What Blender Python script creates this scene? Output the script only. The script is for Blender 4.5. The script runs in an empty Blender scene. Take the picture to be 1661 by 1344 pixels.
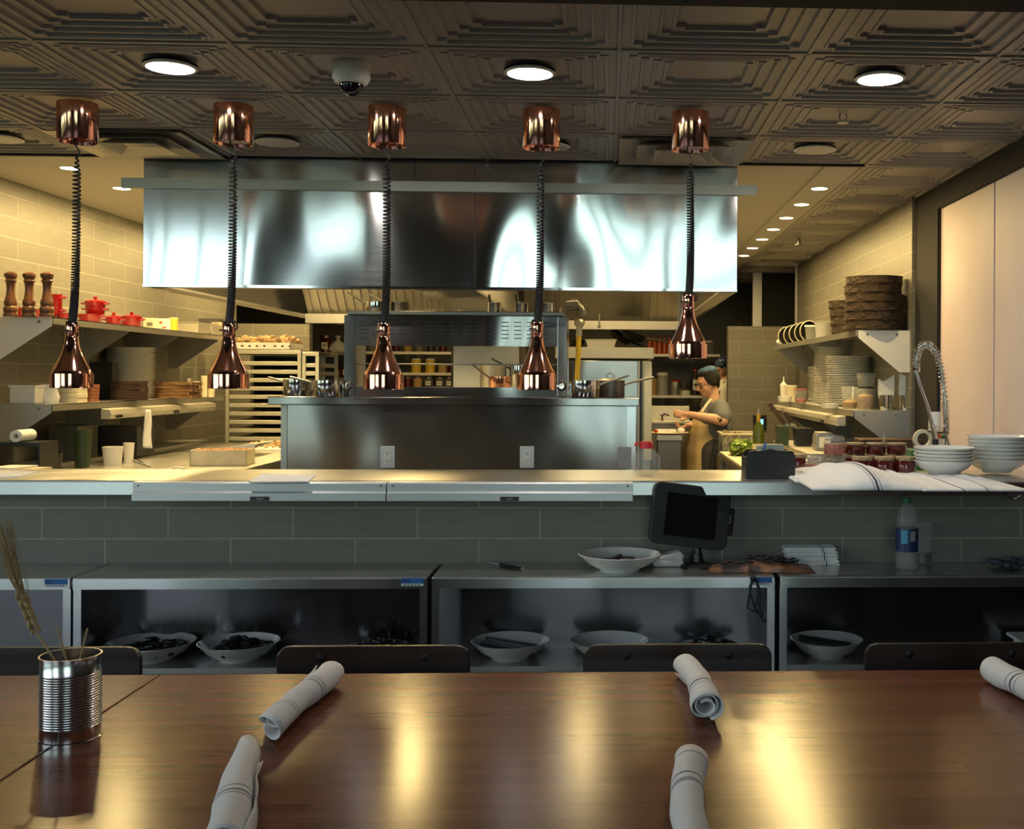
import bpy, bmesh, math, random
from mathutils import Vector, Matrix, noise
random.seed(7)
PI = math.pi
SC = bpy.context.scene
COL = SC.collection

# ------------------------------------------------------------------ camera, exposure, world, large lights
FPX, PX, PY, ZC = 1800.0, 1060.0, 612.0, 1.52
TH, RO = math.atan(75/1800.0), 0.005
_F = Vector((math.sin(TH), math.cos(TH), 0))
_R0 = Vector((math.cos(TH), -math.sin(TH), 0)); _U0 = Vector((0, 0, 1))
_R = (_R0 + _U0*RO).normalized(); _U = (_U0 - _R0*RO).normalized()
cam = bpy.data.cameras.new('camera'); camo = bpy.data.objects.new('camera', cam); COL.objects.link(camo)
cam.sensor_width = 36; cam.sensor_fit = 'HORIZONTAL'; cam.lens = FPX*36/1661
cam.shift_x = (830.5-PX)/1661; cam.shift_y = (PY-672)/1661
cam.clip_start = 0.05
camo.matrix_world = Matrix(((_R.x, _U.x, -_F.x, 0), (_R.y, _U.y, -_F.y, 0), (_R.z, _U.z, -_F.z, ZC), (0, 0, 0, 1)))
SC.camera = camo
SC.view_settings.view_transform = 'Standard'
try: SC.view_settings.look = 'None'
except Exception: pass
SC.view_settings.gamma = 1
SC.view_settings.exposure = 0.0
SC.view_settings.use_curve_mapping = False
SC.cycles.max_bounces = 8; SC.cycles.sample_clamp_indirect = 4.0
SC.cycles.use_denoising = True

def ray(u, v):
    return _F + _R*((u-PX)/FPX) + _U*(-(v-PY)/FPX)
def W(u, v, y):                      # point seen at pixel (u,v) on the plane Y=y
    d = ray(u, v); t = y/d.y
    return Vector((d.x*t, y, ZC+d.z*t))
def WZ(u, v, z):                     # ... on the horizontal plane Z=z
    d = ray(u, v); t = (z-ZC)/d.z
    return Vector((d.x*t, d.y*t, z))
def YX(u, X):                        # depth at which column u crosses the plane X
    d = ray(u, PY); return X*d.y/d.x

world = bpy.data.worlds.new('sky'); SC.world = world; world.use_nodes = True
wn = world.node_tree; wn.nodes.clear()
def _w():
    N = wn.nodes; L = wn.links
    tc = N.new('ShaderNodeTexCoord'); sp = N.new('ShaderNodeSeparateXYZ'); rp = N.new('ShaderNodeValToRGB')
    ns = N.new('ShaderNodeTexNoise'); ns.inputs['Scale'].default_value = 9; ad = N.new('ShaderNodeMath'); ad.operation = 'MULTIPLY_ADD'
    bg = N.new('ShaderNodeBackground'); out = N.new('ShaderNodeOutputWorld')
    L.new(tc.outputs['Generated'], sp.inputs[0]); L.new(tc.outputs['Generated'], ns.inputs['Vector'])
    L.new(ns.outputs[0], ad.inputs[0]); ad.inputs[1].default_value = 0.42; L.new(sp.outputs[2], ad.inputs[2]); L.new(ad.outputs[0], rp.inputs[0])
    e = rp.color_ramp.elements
    e[0].position = 0.12; e[0].color = (0.05, 0.08, 0.05, 1)
    e[1].position = 0.60; e[1].color = (0.74, 0.79, 1.0, 1)
    a = e.new(0.16); a.color = (0.40, 0.55, 0.42, 1)
    b = e.new(0.21); b.color = (0.56, 0.80, 0.68, 1)
    L.new(rp.outputs[0], bg.inputs[0]); bg.inputs[1].default_value = 4.2
    L.new(bg.outputs[0], out.inputs[0])
_w()

def area(name, loc, rot, sx, sy, power, color, portal=False, disk=False, spread=180):
    l = bpy.data.lights.new(name, 'AREA'); l.shape = 'DISK' if disk else 'RECTANGLE'; l.size = sx
    if not disk: l.size_y = sy
    l.energy = power; l.color = color; l.spread = math.radians(spread)
    o = bpy.data.objects.new(name, l); o.location = loc; o.rotation_euler = rot; COL.objects.link(o)
    if portal: l.cycles.is_portal = True
    return o
YB = -5.0          # dining room wall behind the camera, with its windows
WINS = [(-7.5, -4.1), (-0.75, 1.9)]
for a_, b_ in WINS:
    area('window_portal', ((a_+b_)/2, YB-0.05, 2.5), (PI/2, 0, 0), b_-a_, 3.4, 1, (1, 1, 1), portal=True)
area('window_portal', (-8.55, -.6, 2.5), (PI/2, 0, -PI/2), 5.4, 3.4, 1, (1, 1, 1), portal=True)
YEL = (1.0, 0.70, 0.27)
WHI = (1.0, 0.93, 0.82)

# ------------------------------------------------------------------ materials
def mat(name, col, rough=0.5, metal=0.0, **k):
    m = bpy.data.materials.new(name); m.use_nodes = True
    b = m.node_tree.nodes['Principled BSDF']
    b.inputs['Base Color'].default_value = (col[0], col[1], col[2], 1)
    b.inputs['Roughness'].default_value = rough; b.inputs['Metallic'].default_value = metal
    if 'trans' in k: b.inputs['Transmission Weight'].default_value = k['trans']
    if 'ior' in k: b.inputs['IOR'].default_value = k['ior']
    if 'coat' in k: b.inputs['Coat Weight'].default_value = k['coat']; b.inputs['Coat Roughness'].default_value = k.get('coatr', .1)
    if 'emit' in k:
        b.inputs['Emission Color'].default_value = (*k['emit'], 1); b.inputs['Emission Strength'].default_value = k.get('es', 1)
    if 'alpha' in k: b.inputs['Alpha'].default_value = k['alpha']
    if 'sheen' in k: b.inputs['Sheen Weight'].default_value = k['sheen']
    m['b'] = 1
    return m
def nodes(m): return m.node_tree.nodes, m.node_tree.links, m.node_tree.nodes['Principled BSDF']
def coord(m, sc=(1, 1, 1), rot=(0, 0, 0), loc=(0, 0, 0)):
    N, L, b = nodes(m)
    tc = N.new('ShaderNodeTexCoord'); mp = N.new('ShaderNodeMapping')
    mp.inputs['Scale'].default_value = sc; mp.inputs['Rotation'].default_value = rot; mp.inputs['Location'].default_value = loc
    L.new(tc.outputs['Object'], mp.inputs[0]); return mp.outputs[0]
def noisecol(m, c1, c2, scale=5, sc=(1, 1, 1), detail=4, lo=.35, hi=.65, bump=0, rough=None):
    N, L, b = nodes(m)
    v = coord(m, sc); n = N.new('ShaderNodeTexNoise'); n.inputs['Scale'].default_value = scale; n.inputs['Detail'].default_value = detail
    L.new(v, n.inputs['Vector'])
    r = N.new('ShaderNodeValToRGB'); r.color_ramp.elements[0].position = lo; r.color_ramp.elements[1].position = hi
    r.color_ramp.elements[0].color = (*c1, 1); r.color_ramp.elements[1].color = (*c2, 1)
    L.new(n.outputs[0], r.inputs[0]); L.new(r.outputs[0], b.inputs['Base Color'])
    if bump:
        bp = N.new('ShaderNodeBump'); bp.inputs['Strength'].default_value = 1; bp.inputs['Distance'].default_value = bump
        L.new(n.outputs[0], bp.inputs['Height']); L.new(bp.outputs[0], b.inputs['Normal'])
    return m
def steel(name, col=(.60, .60, .61), rough=.22, wave=0.0, wsc=1.2, aniso=.75, tint=None):
    m = mat(name, col, rough, 1.0); N, L, b = nodes(m)
    b.inputs['Anisotropic'].default_value = aniso; b.inputs['Anisotropic Rotation'].default_value = .25
    if aniso:
        t = N.new('ShaderNodeTangent'); t.direction_type = 'RADIAL'; t.axis = 'Z'; L.new(t.outputs[0], b.inputs['Tangent'])
    v = coord(m, (2, 2, 120)); n = N.new('ShaderNodeTexNoise'); n.inputs['Scale'].default_value = 3; n.inputs['Detail'].default_value = 3
    L.new(v, n.inputs['Vector'])
    mr = N.new('ShaderNodeMapRange'); mr.inputs[3].default_value = rough*.8; mr.inputs[4].default_value = rough*1.3
    L.new(n.outputs[0], mr.inputs[0]); L.new(mr.outputs[0], b.inputs['Roughness'])
    if wave:
        v2 = coord(m, (1, 1, .55), loc=(.3, .1, .7)); n2 = N.new('ShaderNodeTexNoise'); n2.inputs['Scale'].default_value = wsc; n2.inputs['Detail'].default_value = .6
        n2.inputs['Distortion'].default_value = .6
        L.new(v2, n2.inputs['Vector'])
        bp = N.new('ShaderNodeBump'); bp.inputs['Strength'].default_value = 1; bp.inputs['Distance'].default_value = wave
        L.new(n2.outputs[0], bp.inputs['Height']); L.new(bp.outputs[0], b.inputs['Normal'])
    return m
def tiles(name, c1, c2, mortar, along='x', w=.45, h=.1128, ox=0, oz=0, rough=.45, ms=.0022):
    m = mat(name, c1, rough); N, L, b = nodes(m)
    tc = N.new('ShaderNodeTexCoord'); sp = N.new('ShaderNodeSeparateXYZ'); cb = N.new('ShaderNodeCombineXYZ')
    L.new(tc.outputs['Object'], sp.inputs[0])
    L.new(sp.outputs[0 if along == 'x' else 1], cb.inputs[0]); L.new(sp.outputs[2], cb.inputs[1])
    mp = N.new('ShaderNodeMapping'); mp.inputs['Location'].default_value = (ox, oz, 0); L.new(cb.outputs[0], mp.inputs[0])
    br = N.new('ShaderNodeTexBrick'); L.new(mp.outputs[0], br.inputs['Vector'])
    br.inputs['Scale'].default_value = 1; br.inputs['Brick Width'].default_value = w; br.inputs['Row Height'].default_value = h
    br.inputs['Mortar Size'].default_value = ms; br.inputs['Mortar Smooth'].default_value = .1; br.inputs['Bias'].default_value = 0
    br.inputs['Color1'].default_value = (*c1, 1); br.inputs['Color2'].default_value = (*c2, 1); br.inputs['Mortar'].default_value = (*mortar, 1)
    ns = N.new('ShaderNodeTexNoise'); ns.inputs['Scale'].default_value = 9; ns.inputs['Detail'].default_value = 6
    mp2 = N.new('ShaderNodeMapping'); mp2.inputs['Scale'].default_value = (1, 5, 1); L.new(mp.outputs[0], mp2.inputs[0]); L.new(mp2.outputs[0], ns.inputs['Vector'])
    mx = N.new('ShaderNodeMix'); mx.data_type = 'RGBA'; mx.blend_type = 'MULTIPLY'; mx.inputs[0].default_value = .45
    L.new(br.outputs['Color'], mx.inputs[6]); L.new(ns.outputs[0], mx.inputs[7])
    r2 = N.new('ShaderNodeMapRange'); r2.inputs[3].default_value = .55; r2.inputs[4].default_value = 1.45; L.new(ns.outputs[0], r2.inputs[0]); L.new(r2.outputs[0], mx.inputs[7])
    L.new(mx.outputs[2], b.inputs['Base Color'])
    bp = N.new('ShaderNodeBump'); bp.invert = True; bp.inputs['Distance'].default_value = .002; L.new(br.outputs['Fac'], bp.inputs['Height']); L.new(bp.outputs[0], b.inputs['Normal'])
    return m
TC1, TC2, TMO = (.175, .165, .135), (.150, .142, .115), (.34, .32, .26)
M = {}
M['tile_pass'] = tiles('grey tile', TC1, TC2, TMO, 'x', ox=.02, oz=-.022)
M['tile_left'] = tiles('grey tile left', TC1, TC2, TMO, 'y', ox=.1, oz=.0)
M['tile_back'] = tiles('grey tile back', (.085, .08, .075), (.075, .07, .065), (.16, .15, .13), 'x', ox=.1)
M['tile_low'] = tiles('grey tile partition', TC1, TC2, TMO, 'x', ox=.13, oz=-.06)
M['steel'] = steel('brushed steel', wave=.006, wsc=2.0)
M['steel_hood'] = steel('hood steel', (.62, .63, .65), .13, wave=.06, wsc=1.25, aniso=.8)
M['steel_panel'] = steel('panel steel', (.32, .31, .31), .17, wave=.03, wsc=1.6, aniso=.8)
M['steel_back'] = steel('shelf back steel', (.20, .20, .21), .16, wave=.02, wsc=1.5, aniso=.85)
M['steel_top'] = steel('worktop steel', (.62, .61, .58), .30, wave=.01, wsc=2.5, aniso=0)
M['steel_dull'] = steel('dull steel', (.50, .49, .46), .42, aniso=0)
M['steel_dark'] = steel('dark steel', (.22, .21, .20), .4, aniso=0)
M['chrome'] = mat('chrome', (.75, .75, .76), .08, 1)
M['copper'] = mat('polished copper', (.94, .48, .34), .10, 1)
M['alu'] = mat('painted aluminium', (.62, .63, .64), .35, .5)
M['alu_rack'] = mat('rack aluminium', (.55, .53, .46), .4, .6)
M['black'] = mat('black plastic', (.012, .012, .013), .35)
M['black_matte'] = mat('black matte', (.010, .010, .011), .7)
M['cord'] = mat('cord rubber', (.010, .010, .012), .45)
M['iron'] = mat('blackened iron', (.018, .017, .016), .45, .6)
M['white'] = mat('glazed white china', (.78, .78, .75), .12, coat=.4)
M['white_matte'] = mat('white matte', (.72, .71, .68), .7)
M['paper'] = noisecol(mat('white paper', (.8, .8, .78), .8), (.74, .74, .72), (.86, .86, .84), 20)
M['card'] = noisecol(mat('cream card', (.62, .56, .42), .8), (.58, .52, .38), (.68, .62, .47), 14)
M['glass'] = mat('clear glass', (.95, .97, .96), .03, 0, trans=1.0, ior=1.45)
M['glass_thin'] = mat('clear plastic', (.50, .52, .50), .06, 0, alpha=.20)
M['liquid'] = mat('dark oil', (.02, .016, .012), .1)
M['red'] = mat('red enamel', (.26, .006, .008), .2, coat=.4)
M['redlid'] = mat('red plastic', (.50, .02, .03), .35)
M['sauce'] = noisecol(mat('red sauce', (.35, .03, .01), .25), (.20, .015, .008), (.50, .07, .02), 60)
M['jam'] = mat('dark red preserve', (.09, .012, .010), .15, coat=.7)
M['orange'] = mat('orange sauce', (.50, .10, .02), .3)
M['yellow'] = mat('yellow', (.72, .48, .04), .5)
M['woodmill'] = noisecol(mat('walnut', (.10, .04, .015), .3, coat=.5), (.07, .025, .010), (.16, .065, .025), 14, (4, 4, .6))
M['basket'] = noisecol(mat('woven basket', (.04, .025, .015), .75), (.018, .011, .007), (.085, .052, .030), 60, (1, 1, 2.5), bump=.008)
M['board'] = noisecol(mat('board wood', (.14, .07, .03), .6), (.07, .03, .014), (.24, .13, .055), 12, (1, 6, 6))
M['boarddark'] = noisecol(mat('dark board wood', (.035, .015, .01), .6), (.018, .008, .006), (.06, .028, .016), 12, (1, 6, 6))
M['olive'] = mat('dark olive plastic', (.025, .045, .018), .4)
M['bracket'] = mat('bracket with painted glare', (.80, .80, .80), .35)  # window reflection on the nearest upper brackets, put into a pale colour
M['brk'] = mat('brick red card', (.22, .07, .03), .7)
M['green'] = mat('green plastic', (.02, .16, .08), .4)
M['leaf'] = noisecol(mat('lettuce', (.20, .30, .05), .6), (.12, .22, .03), (.38, .48, .12), 30)
M['leafred'] = noisecol(mat('red lettuce', (.12, .08, .04), .6), (.06, .03, .02), (.20, .20, .08), 30)
M['mush'] = noisecol(mat('mushroom', (.45, .30, .14), .8), (.22, .12, .05), (.62, .45, .24), 18)
M['meat'] = noisecol(mat('browned filling', (.30, .12, .04), .7), (.14, .05, .02), (.42, .2, .07), 60)
M['coal'] = noisecol(mat('dark mussels', (.012, .012, .013), .3), (.006, .006, .007), (.035, .035, .037), 30)
M['chair'] = noisecol(mat('dark chair ply', (.022, .012, .009), .32, coat=.3), (.016, .009, .007), (.030, .017, .012), 6, (1, 1, 12))
M['charcoal'] = mat('charcoal', (.02, .021, .024), .45)
M['rag'] = noisecol(mat('blue rag', (.03, .04, .06), .9), (.02, .028, .045), (.05, .06, .09), 30)
M['skin'] = noisecol(mat('skin', (.48, .27, .19), .5), (.44, .24, .16), (.53, .31, .22), 12)
M['hair'] = mat('dark hair', (.005, .004, .003), .9)
M['tee'] = mat('grey tee', (.11, .12, .13), .85)
M['apron'] = noisecol(mat('tan apron', (.40, .29, .14), .85), (.34, .24, .11), (.45, .34, .18), 9)
M['coat'] = mat('white chef coat', (.75, .73, .68), .8)
M['strap'] = mat('black strap', (.02, .02, .02), .6)
M['pants'] = mat('dark trousers', (.03, .03, .035), .8)
M['screen'] = mat('glass screen', (.004, .005, .008), .08, coat=.5)
M['lcd'] = mat('lit display', (.1, .4, .6), .3, emit=(.25, .75, 1.0), es=1.6)
M['blue'] = mat('blue sticker', (.02, .13, .42), .5)
M['labelblue'] = mat('navy label', (.02, .035, .12), .4)
M['teal'] = mat('light blue print', (.08, .35, .55), .5)
M['grey'] = mat('grey plastic', (.32, .32, .33), .5)
M['pinkwall'] = noisecol(mat('pale pink panel', (.68, .58, .60), .55), (.66, .55, .58), (.72, .62, .64), 3, bump=.0005)
M['post'] = mat('black post', (.012, .011, .013), .85)
M['plaster'] = mat('painted ceiling', (.42, .40, .34), .6)
M['floor'] = noisecol(mat('concrete floor', (.06, .05, .045), .4), (.045, .04, .036), (.075, .065, .06), 2)
M['roomwall'] = mat('brown dining wall', (.10, .06, .045), .7)
M['roomceil'] = mat('dark dining ceiling', (.05, .045, .04), .8)
M['straw'] = mat('wheat straw', (.38, .27, .13), .7)
M['lamp_on'] = mat('lit lamp', (1, 1, 1), .5, emit=(1.0, .95, .86), es=18)
M['lamp_yel'] = mat('lit yellow lamp', (1, .9, .6), .5, emit=(1.0, .82, .45), es=12)
M['lamp_off'] = mat('unlit lamp', (.55, .54, .50), .35)
M['trimring'] = mat('lamp trim', (.70, .68, .64), .5)
M['burlap'] = noisecol(mat('brown leather', (.10, .04, .02), .6), (.012, .008, .007), (.20, .085, .04), 12, lo=.42, hi=.58)
M['wine'] = mat('wine glass green', (.10, .13, .01), .1, trans=.4)
M['foil'] = mat('gold foil', (.6, .38, .08), .3, .5)
M['pinkcup'] = mat('pink tub', (.45, .12, .16), .5)
M['crumb'] = noisecol(mat('tan crumbs', (.45, .27, .12), .9), (.35, .2, .08), (.6, .4, .2), 80)
M['bluebandana'] = noisecol(mat('blue bandana', (.02, .05, .16), .8), (.015, .03, .10), (.45, .5, .6), 34, lo=.60, hi=.64)
M['bluecap'] = mat('blue cap', (.012, .06, .14), .7)

def ceilmat():
    m = mat('pressed ceiling tile', (.33, .31, .285), .36); N, L, b = nodes(m)
    v = coord(m); n = N.new('ShaderNodeTexNoise'); n.inputs['Scale'].default_value = 130; L.new(v, n.inputs['Vector'])
    bp = N.new('ShaderNodeBump'); bp.inputs['Distance'].default_value = .0006; L.new(n.outputs[0], bp.inputs['Height']); L.new(bp.outputs[0], b.inputs['Normal'])
    return m
M['ceil'] = ceilmat()
def tablemat():
    m = mat('varnished butcher block', (.2, .08, .03), .22, ior=1.33); N, L, b = nodes(m)
    tc = N.new('ShaderNodeTexCoord'); br = N.new('ShaderNodeTexBrick'); L.new(tc.outputs['Object'], br.inputs['Vector'])
    br.inputs['Scale'].default_value = 1; br.inputs['Brick Width'].default_value = .62; br.inputs['Row Height'].default_value = .042; br.inputs['Mortar Size'].default_value = 0
    br.offset = .37; br.inputs['Bias'].default_value = 0; br.inputs['Mortar Smooth'].default_value = 0
    br.inputs['Color1'].default_value = (.125, .040, .020, 1); br.inputs['Color2'].default_value = (.185, .064, .031, 1); br.inputs['Mortar'].default_value = (.155, .052, .025, 1)
    v = coord(m, (1.2, 14, 1)); n = N.new('ShaderNodeTexNoise'); n.inputs['Scale'].default_value = 4; n.inputs['Detail'].default_value = 6; L.new(v, n.inputs['Vector'])
    mx = N.new('ShaderNodeMix'); mx.data_type = 'RGBA'; mx.blend_type = 'MULTIPLY'; mx.inputs[0].default_value = 1
    r2 = N.new('ShaderNodeMapRange'); r2.inputs[3].default_value = .65; r2.inputs[4].default_value = 1.35; L.new(n.outputs[0], r2.inputs[0])
    L.new(br.outputs['Color'], mx.inputs[6]); L.new(r2.outputs[0], mx.inputs[7]); L.new(mx.outputs[2], b.inputs['Base Color'])
    rr = N.new('ShaderNodeMapRange'); rr.inputs[3].default_value = .21; rr.inputs[4].default_value = .23; L.new(n.outputs[0], rr.inputs[0]); L.new(rr.outputs[0], b.inputs['Roughness'])
    return m
M['table'] = tablemat()
def stripemat(name, axis, bands, base=(.74, .74, .75), dark=(.03, .04, .06), mid=(.30, .32, .36)):
    # woven linen with stripes at fixed places along one local axis; bands = [(centre, half width, tone)]
    m = mat(name, base, .85, sheen=.2); N, L, b = nodes(m)
    tc = N.new('ShaderNodeTexCoord'); sp = N.new('ShaderNodeSeparateXYZ'); L.new(tc.outputs['Object'], sp.inputs[0])
    cur = None
    for c, hw, tone in bands:
        s = N.new('ShaderNodeMath'); s.operation = 'COMPARE'; L.new(sp.outputs[axis], s.inputs[0]); s.inputs[1].default_value = c; s.inputs[2].default_value = hw
        mx = N.new('ShaderNodeMix'); mx.data_type = 'RGBA'; L.new(s.outputs[0], mx.inputs[0])
        if cur is None: mx.inputs[6].default_value = (*base, 1)
        else: L.new(cur, mx.inputs[6])
        mx.inputs[7].default_value = (*(dark if tone else mid), 1); cur = mx.outputs[2]
    if cur is not None: L.new(cur, b.inputs['Base Color'])
    v = coord(m); n = N.new('ShaderNodeTexNoise'); n.inputs['Scale'].default_value = 14; n.inputs['Detail'].default_value = 5; L.new(v, n.inputs['Vector'])
    bp = N.new('ShaderNodeBump'); bp.inputs['Distance'].default_value = .006; L.new(n.outputs[0], bp.inputs['Height']); L.new(bp.outputs[0], b.inputs['Normal'])
    return m
M['linen'] = stripemat('white linen', 0, [])

# ------------------------------------------------------------------ mesh builder
class MB:
    def __init__(s): s.v = []; s.f = []; s.m = []; s.sm = []; s.T = Matrix.Identity(4); s.mi = 0
    def _add(s, vs, fs, smooth=False):
        o = len(s.v); s.v += [s.T @ Vector(p) for p in vs]
        for f in fs: s.f.append([i+o for i in f]); s.m.append(s.mi); s.sm.append(smooth)
        return s
    def box(s, c, d, rz=0, ry=0, rx=0):
        R = Matrix.Translation(c) @ Matrix.Rotation(rz, 4, 'Z') @ Matrix.Rotation(ry, 4, 'Y') @ Matrix.Rotation(rx, 4, 'X')
        vs = [R @ Vector((x*d[0]/2, y*d[1]/2, z*d[2]/2)) for x in (-1, 1) for y in (-1, 1) for z in (-1, 1)]
        return s._add(vs, [(0, 1, 3, 2), (4, 6, 7, 5), (0, 4, 5, 1), (2, 3, 7, 6), (0, 2, 6, 4), (1, 5, 7, 3)])
    def bb(s, x0, x1, y0, y1, z0, z1): return s.box(((x0+x1)/2, (y0+y1)/2, (z0+z1)/2), (x1-x0, y1-y0, z1-z0))
    def lathe(s, prof, seg=24, c=(0, 0, 0), smooth=True, rmod=None):
        vs = []; fs = []; n = len(prof)
        for (r, z) in prof:
            for k in range(seg):
                a = 2*PI*k/seg; rr = max(r, 1e-5)*(rmod(a, z) if rmod else 1)
                vs.append((c[0]+rr*math.cos(a), c[1]+rr*math.sin(a), c[2]+z))
        for i in range(n-1):
            for k in range(seg):
                k2 = (k+1) % seg; fs.append((i*seg+k, i*seg+k2, (i+1)*seg+k2, (i+1)*seg+k))
        s._add(vs, fs, smooth)
        o = len(s.v)-len(vs)
        for i, rev in ((0, True), (n-1, False)):
            if prof[i][0] > 1e-4 and (prof[0] != prof[-1]):
                f = [o+i*seg+k for k in range(seg)]; s.f.append(f[::-1] if rev else f); s.m.append(s.mi); s.sm.append(False)
        return s
    def cyl(s, c, r, h, seg=24, r2=None): return s.lathe([(r, 0), (r2 if r2 is not None else r, h)], seg, c)
    def tube(s, path, r, seg=8, caps=True, closed=False):
        P = [Vector(p) for p in path]; n = len(P); vs = []; fs = []
        rad = r if callable(r) else (lambda t: r)
        up = None
        for i in range(n):
            if closed: t = (P[(i+1) % n]-P[i-1])
            else: t = P[min(i+1, n-1)]-P[max(i-1, 0)]
            t = t.normalized() if t.length > 1e-9 else Vector((0, 0, 1))
            if up is None:
                up = Vector((0, 0, 1)) if abs(t.z) < .9 else Vector((1, 0, 0))
            a = (up - t*up.dot(t)); a = a.normalized() if a.length > 1e-6 else t.orthogonal().normalized(); up = a
            b = t.cross(a); rr = rad(i/(n-1) if n > 1 else 0)
            for k in range(seg):
                q = 2*PI*k/seg; vs.append(P[i]+a*(rr*math.cos(q))+b*(rr*math.sin(q)))
        m = n if closed else n-1
        for i in range(m):
            j = (i+1) % n
            for k in range(seg):
                k2 = (k+1) % seg; fs.append((i*seg+k, i*seg+k2, j*seg+k2, j*seg+k))
        if caps and not closed: fs += [tuple(range(seg))[::-1], tuple((n-1)*seg+k for k in range(seg))]
        return s._add(vs, fs, True)
    def bar(s, p, q, w, h=None):
        p = Vector(p); q = Vector(q); h = h or w; t = (q-p).normalized()
        up = Vector((0, 0, 1)) if abs(t.z) < .95 else Vector((0, 1, 0))
        a = t.cross(up).normalized(); b = a.cross(t)
        vs = [e+a*(x*w/2)+b*(z*h/2) for e in (p, q) for x, z in ((-1, -1), (1, -1), (1, 1), (-1, 1))]
        return s._add(vs, [(0, 1, 2, 3), (7, 6, 5, 4), (0, 4, 5, 1), (1, 5, 6, 2), (2, 6, 7, 3), (3, 7, 4, 0)])
    def prism(s, poly, h0, h1, axis='z'):
        n = len(poly)
        def mk(p, h): return {'z': (p[0], p[1], h), 'y': (p[0], h, p[1]), 'x': (h, p[0], p[1])}[axis]
        vs = [mk(p, h0) for p in poly]+[mk(p, h1) for p in poly]
        fs = [tuple(range(n))[::-1], tuple(range(n, 2*n))]+[(i, (i+1) % n, (i+1) % n+n, i+n) for i in range(n)]
        return s._add(vs, fs)
    def ball(s, c, r, seg=16, rings=10, R=None):
        if not isinstance(r, (tuple, list)): r = (r, r, r)
        vs = []; fs = []; R = R or Matrix.Identity(3)
        for i in range(rings+1):
            th = PI*i/rings
            for k in range(seg):
                a = 2*PI*k/seg
                vs.append(Vector(c)+R @ Vector((r[0]*math.sin(th)*math.cos(a), r[1]*math.sin(th)*math.sin(a), r[2]*math.cos(th))))
        for i in range(rings):
            for k in range(seg):
                k2 = (k+1) % seg; fs.append((i*seg+k, (i+1)*seg+k, (i+1)*seg+k2, i*seg+k2))
        return s._add(vs, fs, True)
    def cap(s, p, q, r0, r1=None, seg=12):
        r1 = r0 if r1 is None else r1; p = Vector(p); q = Vector(q)
        s.ball(p, r0, seg, 8); s.ball(q, r1, seg, 8)
        return s.tube([p, q], (lambda t: r0+(r1-r0)*t), seg)
    def grid(s, fn, nu, nv, thick=None):
        vs = [fn(i/nu, j/nv) for i in range(nu+1) for j in range(nv+1)]
        w = nv+1; fs = [(i*w+j, (i+1)*w+j, (i+1)*w+j+1, i*w+j+1) for i in range(nu) for j in range(nv)]
        if thick:
            n0 = len(vs); vs += [Vector(p)-Vector((0, 0, thick)) for p in vs]
            fs += [tuple(reversed([q+n0 for q in f])) for f in fs]
            for i in range(nu):
                fs += [(i*w, i*w+n0, (i+1)*w+n0, (i+1)*w), ((i+1)*w+nv, (i+1)*w+nv+n0, i*w+nv+n0, i*w+nv)]
            for j in range(nv):
                fs += [(j+1, j+1+n0, j+n0, j), (nu*w+j, nu*w+j+n0, nu*w+j+1+n0, nu*w+j+1)]
        return s._add(vs, fs, True)
    def build(s, name, ms, parent=None, bevel=0, fix=True, loc=None, auto=None):
        me = bpy.data.meshes.new(name); me.from_pydata([tuple(p) for p in s.v], [], s.f)
        if not isinstance(ms, (list, tuple)): ms = [ms]
        for m in ms: me.materials.append(M[m] if isinstance(m, str) else m)
        me.polygons.foreach_set('material_index', s.m); me.polygons.foreach_set('use_smooth', s.sm)
        if fix:
            bm = bmesh.new(); bm.from_mesh(me)
            if any(s.sm): bmesh.ops.remove_doubles(bm, verts=bm.verts, dist=1e-6)
            bmesh.ops.recalc_face_normals(bm, faces=bm.faces)
            for e in bm.edges:
                if len(e.link_faces) == 2 and e.calc_face_angle(0) > .7: e.smooth = False
            bm.to_mesh(me); bm.free()
        o = bpy.data.objects.new(name, me); COL.objects.link(o)
        if parent is not None: o.parent = parent
        if loc is not None: o.location = loc
        if bevel:
            b = o.modifiers.new('bevel', 'BEVEL'); b.width = bevel; b.segments = 2; b.limit_method = 'ANGLE'
        return o
def tag(o, label=None, cat=None, group=None, kind=None):
    if label: o['label'] = label
    if cat: o['category'] = cat
    if group: o['group'] = group
    if kind: o['kind'] = kind
    return o
def struct(o, label=None): o['kind'] = 'structure'; return tag(o, label)
def thing(name, label, cat, loc=(0, 0, 0), rz=0, group=None):
    o = bpy.data.objects.new(name, None); COL.objects.link(o); o.empty_display_size = .1
    o.location = loc; o.rotation_euler = (0, 0, rz); return tag(o, label, cat, group)
def copy_tree(o, parent=None):
    c = o.copy(); COL.objects.link(c)
    if parent is not None: c.parent = parent
    for ch in list(o.children): copy_tree(ch, c)
    return c
def dup(root, loc, rz=None, label=None, group=None, sc=None):
    c = copy_tree(root); c.location = loc
    if rz is not None: c.rotation_euler = (root.rotation_euler.x, root.rotation_euler.y, rz)
    if label: c['label'] = label
    if group: c['group'] = group
    if sc: c.scale = sc
    return c
_LAST = {}
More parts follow.
